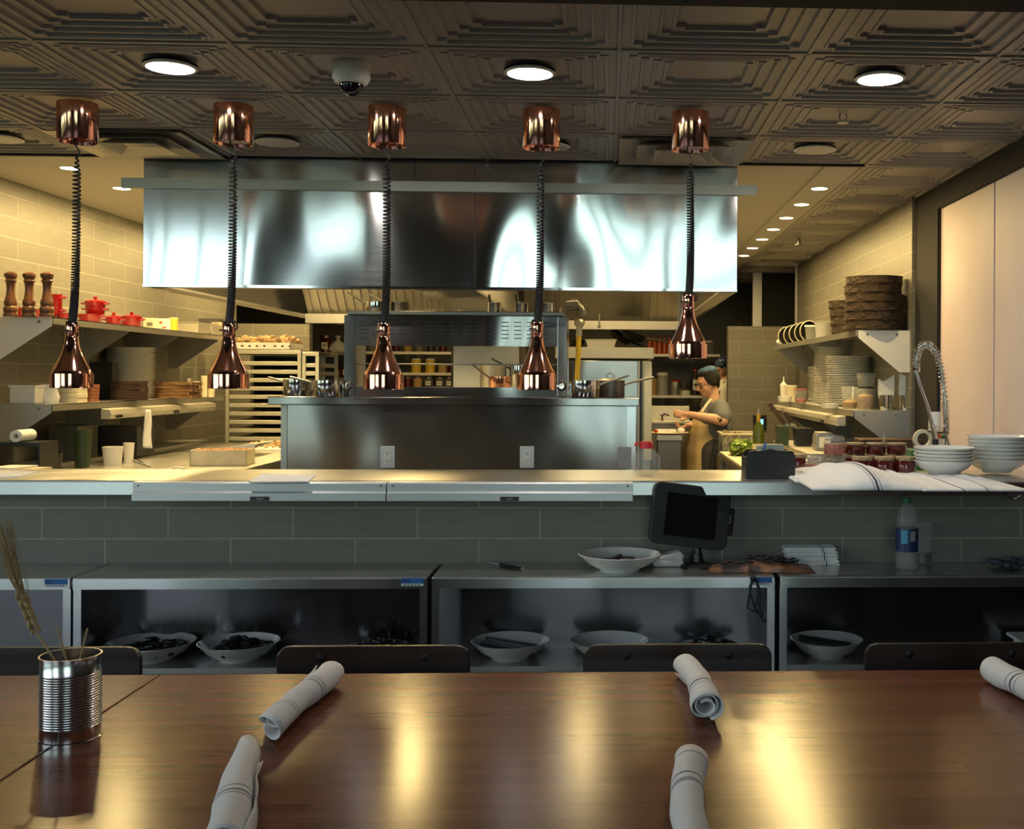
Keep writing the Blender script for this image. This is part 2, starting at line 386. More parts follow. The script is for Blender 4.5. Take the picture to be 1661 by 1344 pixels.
# ------------------------------------------------------------------ the shell
ZCE = ZC+1.045          # tile ceiling
XL, XR = -3.22, 1.76    # kitchen side walls
TS = .61
X0T, Y0T = .033, 3.54   # a grid line of the ceiling each way
mb = MB(); mb.bb(-9, 5, -5.3, 14.2, -.1, 0); struct(mb.build('floor', 'floor'))
TP = [(0, .004), (.005, 0), (.030, 0), (.033, -.005), (.041, -.005), (.045, .006), (.070, .006), (.073, .001), (.081, .001), (.085, .012), (.112, .012), (.115, .007), (.123, .007), (.127, .018), (.152, .018), (.155, .013), (.166, .013), (.172, .026)]
def tile_mesh(mb, cx, cy):
    # pressed coffer: terraces with beads step up to a flat centre, every corner notched
    mb.T = Matrix.Translation((cx, cy, ZCE)); h = TS/2-.003; vs = []; fs = []
    for i, (d, z) in enumerate(TP):
        a = h-d; n = min(.026, d*.9)
        for sx, sy in ((1, 1), (-1, 1), (-1, -1), (1, -1)):
            tri = [(a, a-n), (a-n, a-n), (a-n, a)]
            if sx*sy < 0: tri = tri[::-1]
            for x, y in tri: vs.append((sx*x, sy*y, z))
    for i in range(len(TP)-1):
        for k in range(12):
            k2 = (k+1) % 12; fs.append((i*12+k, i*12+k2, (i+1)*12+k2, (i+1)*12+k))
    b = (len(TP)-1)*12; c = [b+q for q in range(12)]
    fs.append((c[1], c[4], c[7], c[10]))
    for q in (0, 3, 6, 9): fs.append((c[q+1], c[q+2], c[(q+3) % 12], c[(q+4) % 12]))
    mb._add(vs, fs); mb.T = Matrix.Identity(4)
PLAIN = {(-2.712+TS, 5.065), (.338, 5.065)}
def isplain(x, y): return any(abs(x-a) < .05 and abs(y-b) < .05 for a, b in PLAIN)
mb = MB()
for j in range(-1, 3):
    for i in range(-9, 4):
        x = X0T+TS*(i+.5); y = Y0T+TS*(j+.5)
        if isplain(x, y):
            mb.box((x, y, ZCE+.01), (TS-.01, TS-.01, .02))
        else: tile_mesh(mb, x, y)
for j in range(3, 14):
    y = Y0T+TS*(j+.5); x = X0T+TS*2.5
    tile_mesh(mb, x, y)
for i in range(-9, 5): mb.box((X0T+TS*i, Y0T+TS*.5+TS*.5, ZCE-.001), (.012, TS*4, .010))     # seams
for j in range(-1, 4): mb.box((X0T-TS*2.5, Y0T+TS*j, ZCE-.001), (TS*13, .012, .010))
mb.bb(X0T+TS*2-.006, X0T+TS*2+.006, 5.37, 12, ZCE-.006, ZCE+.004)
struct(mb.build('ceiling', 'ceil', fix=False))
mb = MB(); mb.bb(-9, 5, 2.9, 14.2, ZCE+.075, ZCE+.2); struct(mb.build('ceiling', 'roomceil'))
# plain painted ceiling over the cooking line
mb = MB(); mb.bb(XL, X0T+TS*2-.006, 5.378, 13.6, ZCE, ZCE+.05)
mb.bb(1.06, 1.235, 5.378, 12, ZCE-.012, ZCE)
mb.bb(XL, -1.9, 8.0, 8.2, ZCE-.03, ZCE)
struct(mb.build('ceiling', 'plaster'))
mb = MB(); mb.bb(XL, 1.25, 5.362, 5.385, ZCE-.012, ZCE+.01); struct(mb.build('trim_1', 'iron'))
mb = MB(); mb.bb(-8.5, 4.5, 2.88, 3.085, ZCE-.01, 4.7); struct(mb.build('wall_fascia', 'post'))
# walls
mb = MB(); mb.bb(XL-.1, XL, 4.5, 9.78, 0, ZCE+.07); struct(mb.build('wall_left', 'tile_left'))
mb = MB(); mb.bb(XR, XR+.1, 6.36, 10.3, 0, ZCE+.07); struct(mb.build('wall_right', 'tile_left'))
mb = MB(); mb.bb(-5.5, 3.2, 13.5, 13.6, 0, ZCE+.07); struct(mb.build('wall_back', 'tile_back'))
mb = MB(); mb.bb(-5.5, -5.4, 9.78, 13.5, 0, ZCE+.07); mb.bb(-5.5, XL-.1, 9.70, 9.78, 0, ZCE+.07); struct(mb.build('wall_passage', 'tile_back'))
mb = MB(); mb.bb(3.1, 3.2, 10.3, 13.5, 0, ZCE+.07); mb.bb(XR+.1, 3.2, 10.2, 10.3, 0, ZCE+.07); struct(mb.build('wall_store', 'black_matte'))
pz = W(1220, 529, 10.3).z
mb = MB(); mb.bb(W(1181, 600, 10.3).x, XR, 10.30, 10.42, 0, pz); struct(mb.build('wall_partition', 'tile_low'))
mb = MB(); mb.bb(XL, W(502, 560, 9.7).x, 9.70, 9.80, 0, W(440, 525, 9.7).z); struct(mb.build('wall_divider', 'tile_low'))
# steel edge, and a black sheet standing in for the opening's darkness above the partition
mb = MB(); x_ = W(1221, 480, 10.9).x; mb.bb(x_, x_+.09, 10.9, 10.95, 0, ZCE); struct(mb.build('trim_2', 'steel_dull'))
mb = MB(); mb.bb(x_+.09, XR+.3, 10.98, 11.0, 0, ZCE); struct(mb.build('opening_dark_sheet', 'black_matte'))
mb = MB(); mb.bb(XR-.012, XR, 10.27, 10.31, pz, ZCE); struct(mb.build('trim_3', 'alu'))
# post, beam and the pale panels on the right
XP = 1.80
mb = MB(); mb.bb(XP-.02, XP+.12, 5.93, 6.38, 0, ZCE); struct(mb.build('trim_4', 'post'))
mb = MB(); mb.bb(XP-.02, XP+.12, 3.08, 5.93, ZCE-.125, ZCE); struct(mb.build('trim_5', 'post'))
ysm = YX(1612, XP)
mb = MB(); mb.bb(XP, XP+.06, ysm+.01, 5.93, 0, ZCE-.125); struct(mb.build('wall_panel_far', 'pinkwall'))
mb = MB(); mb.bb(XP, XP+.06, 4.15, ysm-.01, 0, ZCE-.125); struct(mb.build('wall_panel_near', 'pinkwall'))
mb = MB(); mb.bb(XP+.004, XP+.02, ysm-.008, ysm+.008, 0, ZCE-.125); struct(mb.build('trim_6', 'chrome'))
# tiled half wall under the pass
mb = MB(); mb.bb(-4.2, XP, 4.11, 4.25, 0, 1.10); struct(mb.build('wall_half', 'tile_pass'))
# dining room behind the camera: walls, dark ceiling, window openings with mullions
mb = MB(); mb.bb(-8.6, -8.5, YB, -4.0, 0, 4.8); mb.bb(-8.6, -8.5, 2.1, 4.5, 0, 4.8); mb.bb(-8.6, -8.5, -4.0, 2.1, 0, .8); mb.bb(-8.6, -8.5, -4.0, 2.1, 4.2, 4.8); struct(mb.build('wall_dining_left', 'roomwall'))
f = MB()
for q in range(5): yy = -4.0+6.1*q/4; f.bb(-8.58, -8.52, yy-.08, yy+.08, .8, 4.2)
for zz in (.8, 2.9, 4.2): f.bb(-8.58, -8.52, -4.0, 2.1, zz-.035, zz+.035)
struct(f.build('window_3', 'post'))
mb = MB(); mb.bb(4.5, 4.6, YB, 4.5, 0, 4.8); struct(mb.build('wall_dining_right', 'roomwall'))
mb = MB(); mb.bb(-8.6, XL-.1, 4.5, 4.6, 0, 4.8); mb.bb(XP+.06, 4.6, 4.5, 4.6, 0, 4.8); struct(mb.build('wall_dining_front', 'roomwall'))
mb = MB(); mb.bb(-8.6, 4.6, YB-.1, 3.0, 4.7, 4.8); struct(mb.build('ceiling_dining', 'roomceil'))
mb = MB()
xs = [-8.6]+[q for w in WINS for q in w]+[4.6]
for k in range(0, len(xs), 2): mb.bb(xs[k], xs[k+1], YB-.1, YB, 0, 4.8)
for a_, b_ in WINS: mb.bb(a_, b_, YB-.1, YB, 0, .8); mb.bb(a_, b_, YB-.1, YB, 4.2, 4.8)
struct(mb.build('wall_dining_back', 'roomwall'))
for n_, (a_, b_) in enumerate(WINS):
    f = MB()
    k = 3
    for q in range(k+1): xx = a_+(b_-a_)*q/k; f.bb(xx-.08, xx+.08, YB-.08, YB-.02, .8, 4.2)
    for zz in (.8, 2.9, 4.2): f.bb(a_, b_, YB-.08, YB-.02, zz-.035, zz+.035)
    struct(f.build('window_%d' % (n_+1), 'post'))

# ------------------------------------------------------------------ ceiling fittings
def ceiling_pos(i, j): return (X0T+TS*(i+.5), Y0T+TS*(j+.5))
def downlight(x, y, z, r, lit, label, group, lamp=None, energy=0, col=WHI, spread=180):
    t = thing('recessed_downlight', label, 'ceiling light', (x, y, z), 0, group)
    m = MB(); m.lathe([(r*1.16, .0), (r*1.15, -.003), (r*1.01, -.0055), (r*1.0, -.003), (r*.98, .004), (r*.98, .008), (r*1.16, .008)], 32); m.build('trim_ring', 'trimring', t)
    m = MB(); m.lathe([(0.001, -.0062), (r*.98, -.006), (r*.99, -.003), (.001, -.003)], 32); m.build('lens', lit, t)
    if energy: area('downlight_lamp', (x, y, z-.0075), (0, 0, 0), r*1.9, 0, energy, col, disk=True, spread=spread)
    return t
zc_ = ZCE+.05
for k, (i, w) in enumerate([(-3, 'lit white recessed downlight nearest the left side of the patterned ceiling'), (-1, 'lit white recessed downlight between the dome camera and the centre seam'), (1, 'lit white recessed downlight above the sprinkler, on the right of the ceiling')]):
    x, y = ceiling_pos(i, 0); downlight(x, y, ZCE+.004, .077, 'lamp_on', w, 'large lit downlights', energy=7)
for i, w in [(-5, 'unlit recessed downlight at the left edge of the ceiling'), (-3, 'unlit recessed downlight beside the second copper canopy'), (-1, 'unlit recessed downlight half hidden by the fourth copper canopy'), (1, 'unlit recessed downlight at the right, behind the sprinkler')]:
    x, y = ceiling_pos(i, 2); downlight(x, y, ZCE+.004, .085, 'lamp_off', w, 'unlit downlights')
kl = [W(1332, 306, 5.98)]
names = ['nearest', 'second', 'third', 'fourth', 'fifth', 'sixth', 'farthest']
for k in range(7):
    y = 5.98+k*.555
    downlight(1.145, y, ZCE-.012, .043, 'lamp_yel', 'small lit round downlight, %s of the row running into the kitchen' % names[k], 'row of small downlights on the right', energy=12.5, col=YEL, spread=180)
for k in range(7):
    y = 5.73+k*.6
    downlight(-2.72, y, ZCE+.002, .045, 'lamp_yel', ['small lit downlight over the pepper mills on the left', 'small lit downlight just left of the hood corner'][k] if k < 2 else 'small lit downlight over the left shelves, hidden by the hood', 'small downlights over the left shelves', energy=17, col=YEL, spread=180)
# dome camera
x, y = ceiling_pos(-2, 0)
t = thing('dome_camera', 'white security camera with a dark dome on the ceiling', 'security camera', (x, y, ZCE-.004))
m = MB(); m.lathe([(.001, .062), (.062, .062), (.062, .0), (.064, -.02), (.055, -.036), (.045, -.042), (.001, -.042)], 32); m.build('housing', 'white_matte', t)
m = MB(); m.lathe([(.040, -.036), (.041, -.046), (.037, -.062), (.026, -.075), (.012, -.081), (.001, -.083)], 28); m.build('dome', 'screen', t)
# sprinkler
x, y = ceiling_pos(1, 1)
t = thing('fire_sprinkler', 'small metal sprinkler head under the patterned ceiling', 'sprinkler', (x, y, ZCE+.058))
m = MB(); m.cyl((0, 0, -.006), .042, .006); m.cyl((0, 0, -.03), .016, .03); m.build('escutcheon', 'steel_dark', t)
m = MB(); m.tube([(-.012, 0, -.03), (-.016, 0, -.05), (0, 0, -.066)], .004); m.tube([(.012, 0, -.03), (.016, 0, -.05), (0, 0, -.066)], .004)
m.lathe([(.001, -.072), (.024, -.070), (.024, -.067), (.001, -.067)], 16); m.build('deflector', 'steel_dull', t)
# square air diffusers
for (i, l) in [(-4, 'square ceiling air vent with nested rings above the hood left corner'), (0, 'square ceiling air vent behind the rightmost copper canopy')]:
    x, y = ceiling_pos(i, 2); t = thing('air_diffuser', l, 'air vent', (x, y, ZCE), 0, 'square air vents')
    m = MB()
    for o_, i_, z0, z1 in ((.29, .23, -.001, -.02), (.21, .15, .0, -.03), (.13, .08, .0, -.035)):
        for a in range(4):
            c, s_ = math.cos(a*PI/2), math.sin(a*PI/2)
            R = lambda x_, y_: (x_*c-y_*s_, x_*s_+y_*c)
            p = [R(-o_, -o_), R(o_, -o_), R(i_, -i_), R(-i_, -i_)]
            m._add([(p[0][0], p[0][1], z1), (p[1][0], p[1][1], z1), (p[2][0], p[2][1], z0), (p[3][0], p[3][1], z0)], [(0, 1, 2, 3)])
    m.build('louver', 'alu_rack', t, fix=False)
    m = MB(); m.box((0, 0, -.006), (.15, .15, .006)); m.build('centre_plate', 'alu_rack', t)
# small sprinkler on the far right ceiling
t = thing('fire_sprinkler', 'tiny sprinkler over the right shelves, far along the ceiling', 'sprinkler', (1.42, 8.2, ZCE-.002))
m = MB(); m.cyl((0, 0, -.05), .012, .05, 12); m.cyl((0, 0, -.055), .03, .005, 12); m.build('head', 'steel_dark', t)

# ------------------------------------------------------------------ hood
HY = 5.385
hxl, hxr = W(232, 400, HY).x, W(1196, 400, HY).x
hzb = W(715, 469, HY).z
HYB = 9.3
t = thing('kitchen_hood', 'wide brushed steel extractor hood hanging from the ceiling', 'extractor hood', (0, 0, 0))
xm1, xm2 = W(672, 400, HY).x, W(770, 400, HY).x
hz = ZCE-.002
for a, b in ((hxl, xm1), (xm1, xm2), (xm2, hxr)):
    m = MB(); m.bb(a+.0015, b-.0015, HY, HY+.02, hzb, hz-.002); m.build('front_panel', 'steel_hood', t)
m = MB()
m.bb(hxl, hxl+.02, HY+.02, HYB, hzb, hz); m.bb(hxr-.02, hxr, HY+.02, HYB, hzb, hz)
m.bb(hxl, hxr, HYB-.02, HYB, hzb, hz)
m.bb(hxl, hxr, HY+.02, HYB, hz-.02, hz)
m.build('casing', 'steel', t)
m = MB(); m.bb(xm1-.03, xm1+.03, HY+.021, HY+.026, hzb+.012, hz-.02); m.bb(xm2-.03, xm2+.03, HY+.021, HY+.026, hzb+.012, hz-.02); m.build('seam_light_stop', 'steel_dark', t)  # strips added behind the seams to stop hood light leaking out
m = MB()   # bottom lips and the bridge between the two chambers
m.bb(hxl+.02, hxl+.10, HY+.02, HYB, hzb, hzb+.012); m.bb(hxr-.08, hxr-.02, HY+.02, HYB, hzb, hzb+.012)
m.bb(xm1, xm2, HY+.02, HYB, hzb, hzb+.012); m.bb(hxl, hxr, HY+.02, HY+.07, hzb, hzb+.012); m.bb(hxl, hxr, HYB-.08, HYB-.02, hzb, hzb+.012)
m.prism([(xm1, hzb+.012), (xm2, hzb+.012), ((xm1+xm2)/2+.05, hz-.02), ((xm1+xm2)/2-.05, hz-.02)], HY+.02, HYB-.02, 'y')
m.build('inner_trough', 'steel_dull', t)
# band and rail across the front
z1, z2 = W(715, 296, HY).z, W(715, 312, HY).z
m = MB(); xa, xb = W(198, 300, HY-.02).x, W(1228, 300, HY-.02).x
m.bb(xa, xb, HY-.03, HY-.001, z2, z1); m.build('front_rail', 'steel_dull', t)
m = MB(); m.bb(hxl, hxr, HY-.006, HY-.0005, hzb, hzb+.012); m.build('lower_lip', 'chrome', t)
# filter banks
for (a, b, sgn) in ((hxl+.10, xm1, 1), (xm2, hxr-.08, 1)):
    m = MB(); n = 20
    yb = 7.9 if a < -1.5 else 8.6
    for k in range(n):
        x = a+(b-a)*(k+.5)/n
        m.bar((x, yb, hzb+.02), (x, yb-.55, hz-.03), (b-a)/n*.62, .02)
    m.bar(((a+b)/2, yb+.02, hzb+.005), ((a+b)/2, yb-.535, hz-.03), (b-a)*.98, .005)
    m.build('filter_bank', 'steel_dull', t)
    m = MB(); m.bb(a, b, yb-.04, yb+.04, hzb-.05, hzb+.015); m.build('grease_channel', 'steel_dull', t)
for (x, y) in ((-1.9, 6.4), (-1.3, 6.7), (-.1, 7.2), (.25, 6.4)):
    m = MB(); m.lathe([(.06, hz-.02), (.06, hz-.06), (.045, hz-.10), (.001, hz-.115)], 20, (x, y, 0)); m.build('hood_lamp', 'lamp_yel', t)
for (x, y, p) in ((-1.9, 6.5, 38), (-1.2, 6.8, 34), (-.15, 7.2, 14), (.25, 6.5, 12)):
    l = bpy.data.lights.new('hood_light', 'POINT'); l.energy = p; l.color = YEL; l.shadow_soft_size = .06
    o = bpy.data.objects.new('hood_light', l); o.location = (x, y, hz-.19); COL.objects.link(o)

# ------------------------------------------------------------------ copper heat lamps
PEND = [(126, 524, 629, 80, 153), (379, 524, 630, 337, 405), (628, 524, 631, 591, 654), (878, 522, 632, 840, 902), (1120, 478, 581, 1087, 1145)]
PY_ = 4.37
ordn = ['leftmost', 'second from the left', 'middle', 'fourth from the left', 'rightmost and highest hanging']
def coil_path(x0, z0, z1, turns, dense):
    P = []; n = turns*9
    for k in range(n+1):
        s = k/n
        z = z0+(z1-z0)*(1-(1-s)**dense) if dense != 1 else z0+(z1-z0)*s
        a = s*turns*2*PI
        r = .0125*min(1, s*14+.2)
        P.append((x0(s)+r*math.cos(a), r*math.sin(a), z))
    return P
for k, (uc, vt, vb, ua, ub) in enumerate(PEND):
    xc = W(uc, 200, PY_).x; xsh = W((ua+ub)/2, 580, PY_).x
    zb = W((ua+ub)/2, vb, PY_).z; zt = W((ua+ub)/2, vt, PY_).z
    t = thing('heat_lamp', 'polished copper heat lamp on a coiled black cord, %s of the five' % ordn[k], 'heat lamp', (xc, PY_, ZCE), 0, 'copper heat lamps over the pass')
    m = MB(); R = .074
    m.lathe([(.001, 0), (R, 0), (R, -.145), (R-.002, -.148), (R-.004, -.145), (R-.004, -.06), (.001, -.06)], 40); m.build('canopy', 'copper', t)
    m = MB(); m.lathe([(.001, -.130), (R-.006, -.130), (R-.006, -.134), (.001, -.134)], 32); c_ = m.build('canopy_base', 'white' if k in (1, 4) else 'copper', t)
    dx = xsh-xc; top = -.147; bot = zt-ZCE+.0
    m = MB()
    m.tube([(-.012, 0, -.13), (-.012, 0, top-.005), (.004+dx*.1, 0, top-.03), (.012+dx*.1, 0, top-.05), (dx*.12, 0, top-.06)], .0032)
    L = (top-.055)-bot
    P = coil_path(lambda s: dx*(.12+.88*min(1, s*1.2)) + .006*math.sin(s*PI), top-.055, bot+.0, 70, 1)
    # stretched at the top, gathered at the bottom
    Q = []
    for q, p in enumerate(P):
        s = q/(len(P)-1); Q.append((p[0], p[1], (top-.055)-L*(1-(1-s)**1.9)))
    m.tube(Q, .0040, 6); m.build('coiled_cord', 'cord', t)
    H = zt-zb; R2 = .0765; o = zb-ZCE; f = H/.255
    m = MB()
    prof = [(.0215, .255), (.024, .250), (.024, .205), (.0225, .203), (.024, .200), (.026, .178), (.031, .155), (.041, .125), (.053, .098), (.066, .073), (.072, .062), (.0735, .024), (.0765, .056), (.0765, .002), (.0772, 0), (.0755, 0), (.0745, .005), (.0745, .054), (.064, .070), (.050, .096), (.03, .14), (.02, .16), (.001, .16)]
    m.lathe([(r, z*f+o) for r, z in prof], 48, (dx, 0, 0)); m.build('lamp_shade', 'copper', t)
    m = MB(); m.lathe([(.001, -.002), (.021, -.002), (.024, .004), (.012, .012), (.001, .012)], 20, (dx, 0, zt-ZCE)); m.build('cord_cap', 'black', t)
    m = MB(); sg = -1 if k in (1, 4) else 1
    m.tube([(dx, 0, bot+.006), (dx+.016, 0, bot+.010), (dx+.030, 0, bot+.004), (dx+.032, 0, bot-.020), (dx+.024, 0, bot-.026)] if k in (1, 4) else [(dx, 0, bot+.008), (dx-.018, 0, bot+.006), (dx-.025, 0, bot-.012)], .0035)
    m.tube([(dx-.03, -.018, bot-.028), (dx-.0, -.024, bot-.028)], .003); m.build('strain_relief', 'black', t)
    m = MB(); m.lathe([(.001, .03), (.03, .035), (.045, .06), (.02, .10), (.001, .10)], 20, (dx, 0, o)); m.build('bulb', 'lamp_off', t)
# ------------------------------------------------------------------ communal tables, chairs
ZT = .75
ytf = 2.905
xs_ = WZ(265, 1090, ZT).x
def table(name, label, x0, x1):
    t = thing('dining_table', label, 'table', (x0, 1.35, 0), 0)
    m = MB(); m.bb(.0015, x1-x0-.0015, 0, ytf-1.35, ZT-.042, ZT); m.build('tabletop', 'table', t, bevel=.003)
    for fx in (.3, x1-x0-.3):
        m = MB(); m.bb(fx-.04, fx+.04, .30, ytf-1.65, .0, .02); m.bb(fx-.035, fx+.035, .70, .86, .02, ZT-.042); m.build('pedestal', 'post', t)
table('a', 'long varnished wood communal table holding the rolled napkins', xs_, 2.6)
table('b', 'varnished wood table under the tin can, left of the seam', xs_-1.9, xs_)

def make_chair(xa, xb, label, px_):
    w = xb-xa; t = thing('dining_chair', label, 'chair', ((xa+xb)/2, 3.05, 0), 0, 'chairs on the far side of the table')
    m = MB(); h0, h1 = .56, .785; r = .035; P = []
    for (cx, cz, a0) in ((w/2-r, h1-r, 0), (-w/2+r, h1-r, 90), (-w/2+r, h0+r, 180), (w/2-r, h0+r, 270)):
        for q in range(6): a = math.radians(a0+18*q); P.append((cx+r*math.cos(a), cz+r*math.sin(a)))
    m.prism(P, .0, .016, 'y'); m.build('backrest', 'chair', t, bevel=.003)
    for s in (-1, 1):
        m = MB(); m.T = Matrix.Translation((s*w*.27, 0, .755)) @ Matrix.Rotation(PI/2, 4, 'X'); m.lathe([(.001, .001), (.009, .001), (.011, 0), (.011, .004), (.006, .006), (.001, .006)], 14); m.build('bolt', 'iron', t)
        m = MB(); m.tube([(s*w*.36, .028, .70), (s*w*.36, .022, .45), (s*w*.40, .08, 0)], .012, 8); m.build('leg', 'iron', t)
        m = MB(); m.tube([(s*w*.36, -.36, .44), (s*w*.40, -.42, 0)], .012, 8); m.build('leg', 'iron', t)
    m = MB(); m.bb(-w*.42, w*.42, -.40, .01, .44, .462); m.build('seat', 'chair', t, bevel=.005)
    return t
for (ua, ub, l) in ((-80, 228, 'dark wood chair back showing behind the tin can'), (448, 762, 'dark wood chair back behind the left pair of napkins'), (946, 1252, 'dark wood chair back with two bolts, behind the right pair of napkins'), (1403, 1712, 'dark wood chair back at the right end of the table')):
    make_chair(W(ua, 1060, 3.05).x, W(ub, 1060, 3.05).x, l, 0)

# ------------------------------------------------------------------ rolled napkins
def napkin_roll(label, pa, pb, r0, r1, zrot, bands, tip=False, seed=0):
    rnd = random.Random(seed); pa = Vector(pa); pb = Vector(pb); L = (pb-pa).length
    d = (pb-pa).normalized(); ang = math.atan2(d.y, d.x)
    t = thing('rolled_napkin', label, 'napkin', (pa.x, pa.y, ZT), ang, 'rolled napkins on the table')
    mt = stripemat('striped napkin', 0, [(c*L, w, tone) for c, w, tone in bands])
    turns = 2.6; n = 90; nl = 22; m = MB()
    def P(i, j, off):
        s = i/nl; q = j/n; R = r0+(r1-r0)*s
        th = zrot+q*turns*2*PI + s*1.1
        rr = R*(.38+.62*q) + off
        rr *= 1+.05*math.sin(th*2+s*7+seed)+.03*math.sin(s*19+th)
        x = s*L
        if tip and q > .62: x += -.075*math.sin((q-.62)/.38*PI)*(1-s)**6
        if s < .5: x -= 0.010*math.sin(q*9)*(1-s)**4
        y = rr*math.cos(th)*1.04+.010*math.sin(s*PI*1.3+seed)
        z = rr*math.sin(th)*.93 + R*.97
        return (x, y, max(z, .0012))
    vs = []; fs = []; w_ = n+1
    for off in (.0, -.0022):
        vs += [P(i, j, off) for i in range(nl+1) for j in range(n+1)]
    N0 = (nl+1)*w_
    for i in range(nl):
        for j in range(n):
            a = i*w_+j; fs.append((a, a+1, a+w_+1, a+w_)); fs.append((a+N0, a+w_+N0, a+w_+1+N0, a+1+N0))
    for j in range(n):
        fs.append((j, j+N0, j+1+N0, j+1)); a = nl*w_+j; fs.append((a, a+1, a+1+N0, a+N0))
    for i in range(nl):
        fs.append((i*w_+n, i*w_+n+N0, (i+1)*w_+n+N0, (i+1)*w_+n))
    m._add(vs, fs, True); o = m.build('napkin_cloth', mt, t, fix=False)
    # cutlery wrapped inside
    m = MB(); m.bar((.03, -.008, r0*.9), (L*.95, -.008, r0*.9), .012, .003); m.bar((.04, .008, r0*1.05), (L*.95, .008, r0*1.05), .010, .003); m.build('cutlery', 'chrome', t)
    return t
def tp(u, v, z=ZT): p = WZ(u, v, z); return (p.x, p.y, ZT)
B1 = [(.30, .0022, 0), (.335, .0035, 1), (.36, .0015, 0)]
napkin_roll('rolled white napkin with a pointed end, farther one of the left pair', tp(455, 1168, ZT+.03), tp(530, 1092, ZT+.03), .034, .036, 1.9, [(.10, .0018, 0), (.135, .0018, 0), (.56, .004, 0), (.60, .0018, 1), (.63, .0018, 0)], True, 1)
napkin_roll('rolled white napkin with open spiral end, farther one of the right pair', tp(1152, 1150, ZT+.03), tp(1108, 1078, ZT+.03), .038, .033, .6, [(.25, .0022, 0), (.31, .0045, 1), (.37, .0022, 0)], False, 2)
napkin_roll('rolled white napkin with grey band nearest the viewer, right pair', tp(1123, 1238, ZT+.03), tp(1128, 1400, ZT+.03), .036, .030, 1.2, [(.30, .003, 1), (.37, .008, 0), (.06, .003, 0)], False, 3)
napkin_roll('rolled white napkin with pointed end nearest the viewer, left pair', tp(408, 1228, ZT+.03), tp(352, 1385, ZT+.03), .030, .041, 2.2, [(.50, .004, 0), (.56, .004, 1), (.60, .004, 0)], True, 4)
napkin_roll('rolled striped napkin cut by the right edge of the photo', tp(1618, 1088, ZT+.03), tp(1700, 1142, ZT+.03), .035, .038, .8, [(.42, .0025, 0), (.50, .004, 1), (.57, .0025, 0)], False, 5)

# ------------------------------------------------------------------ tin can with wheat and skewers
c = WZ(114, 1197, ZT); R = .0585
t = thing('tin_can', 'ribbed tin can without a label on the left table', 'tin can', (c.x, c.y, ZT))
H = .178; prof = [(.001, .002), (R, .002), (R+.002, .0), (R+.002, .004), (R, .006)]
z = .03
while z < H-.035: prof += [(R, z), (R+.0015, z+.0018), (R, z+.0036)]; z += .0052
prof += [(R, H-.004), (R+.0022, H-.003), (R+.0022, H), (R-.001, H), (R-.001, .004), (.001, .004)]
m = MB(); m.lathe(prof, 56); m.build('can_body', 'steel_dull' if 0 else mat('tinplate', (.66, .66, .66), .2, 1), t)
m = MB(); m.lathe([(.001, H-.03), (R-.003, H-.03), (R-.003, H-.05), (.001, H-.05)], 30); m.build('filling', 'burlap', t)
for (u, v, l, dx) in ((92, 1015, 'left skewer', -.004), (142, 1019, 'right skewer', .006)):
    p = W(u, v, c.y+.0); base = (c.x+dx, c.y+.01, ZT+H-.05)
    s = thing('wooden_skewer', 'thin wooden skewer standing in the tin can, %s' % ('upright one' if u < 100 else 'leaning right'), 'skewer', base)
    m = MB(); m.tube([(0, 0, 0), (p.x-base[0], p.y-base[1], p.z-base[2])], .0022, 8); m.build('stick', 'straw', s)
base = Vector((c.x-.012, c.y, ZT+H-.05)); p1 = W(57, 1022, c.y)-base; p2 = W(20, 930, c.y-.01)-base; p3 = W(-6, 835, c.y-.03)-base
s = thing('wheat_stalk', 'dried ear of wheat with long awns leaning left in the can', 'dried wheat', base)
m = MB(); m.tube([(0, 0, 0), tuple(p1*.5+Vector((.003, 0, -.002))), tuple(p1)], .0024, 8); m.build('stem', 'straw', s)
m = MB(); q1 = p1+(p2-p1)*.55; dr = (p2-p1).normalized(); sd = dr.cross(Vector((0, 1, 0))).normalized()
for k in range(26):
    f = k/26; c0 = p1+(q1-p1)*f*1.25; side = (-1)**k
    m.ball(c0+sd*side*.006+Vector((0, .004*math.sin(k), 0)), (.0042, .0042, .010), 8, 6, Matrix.Rotation(math.atan2(dr.x, dr.z)+side*.25, 3, 'Y'))
m.build('ear', 'straw', s)
m = MB(); rnd = random.Random(3)
for k in range(46):
    f = rnd.random(); a = p1+(q1-p1)*f*1.2; e = p3+(p2-p3)*rnd.random()*.45+Vector((rnd.uniform(-.02, .02), rnd.uniform(-.02, .02), rnd.uniform(-.02, .02)))
    mid = (a+e)/2+sd*rnd.uniform(-.008, .012); m.tube([a, mid, e], .0007, 4)
m.build('awns', 'straw', s)

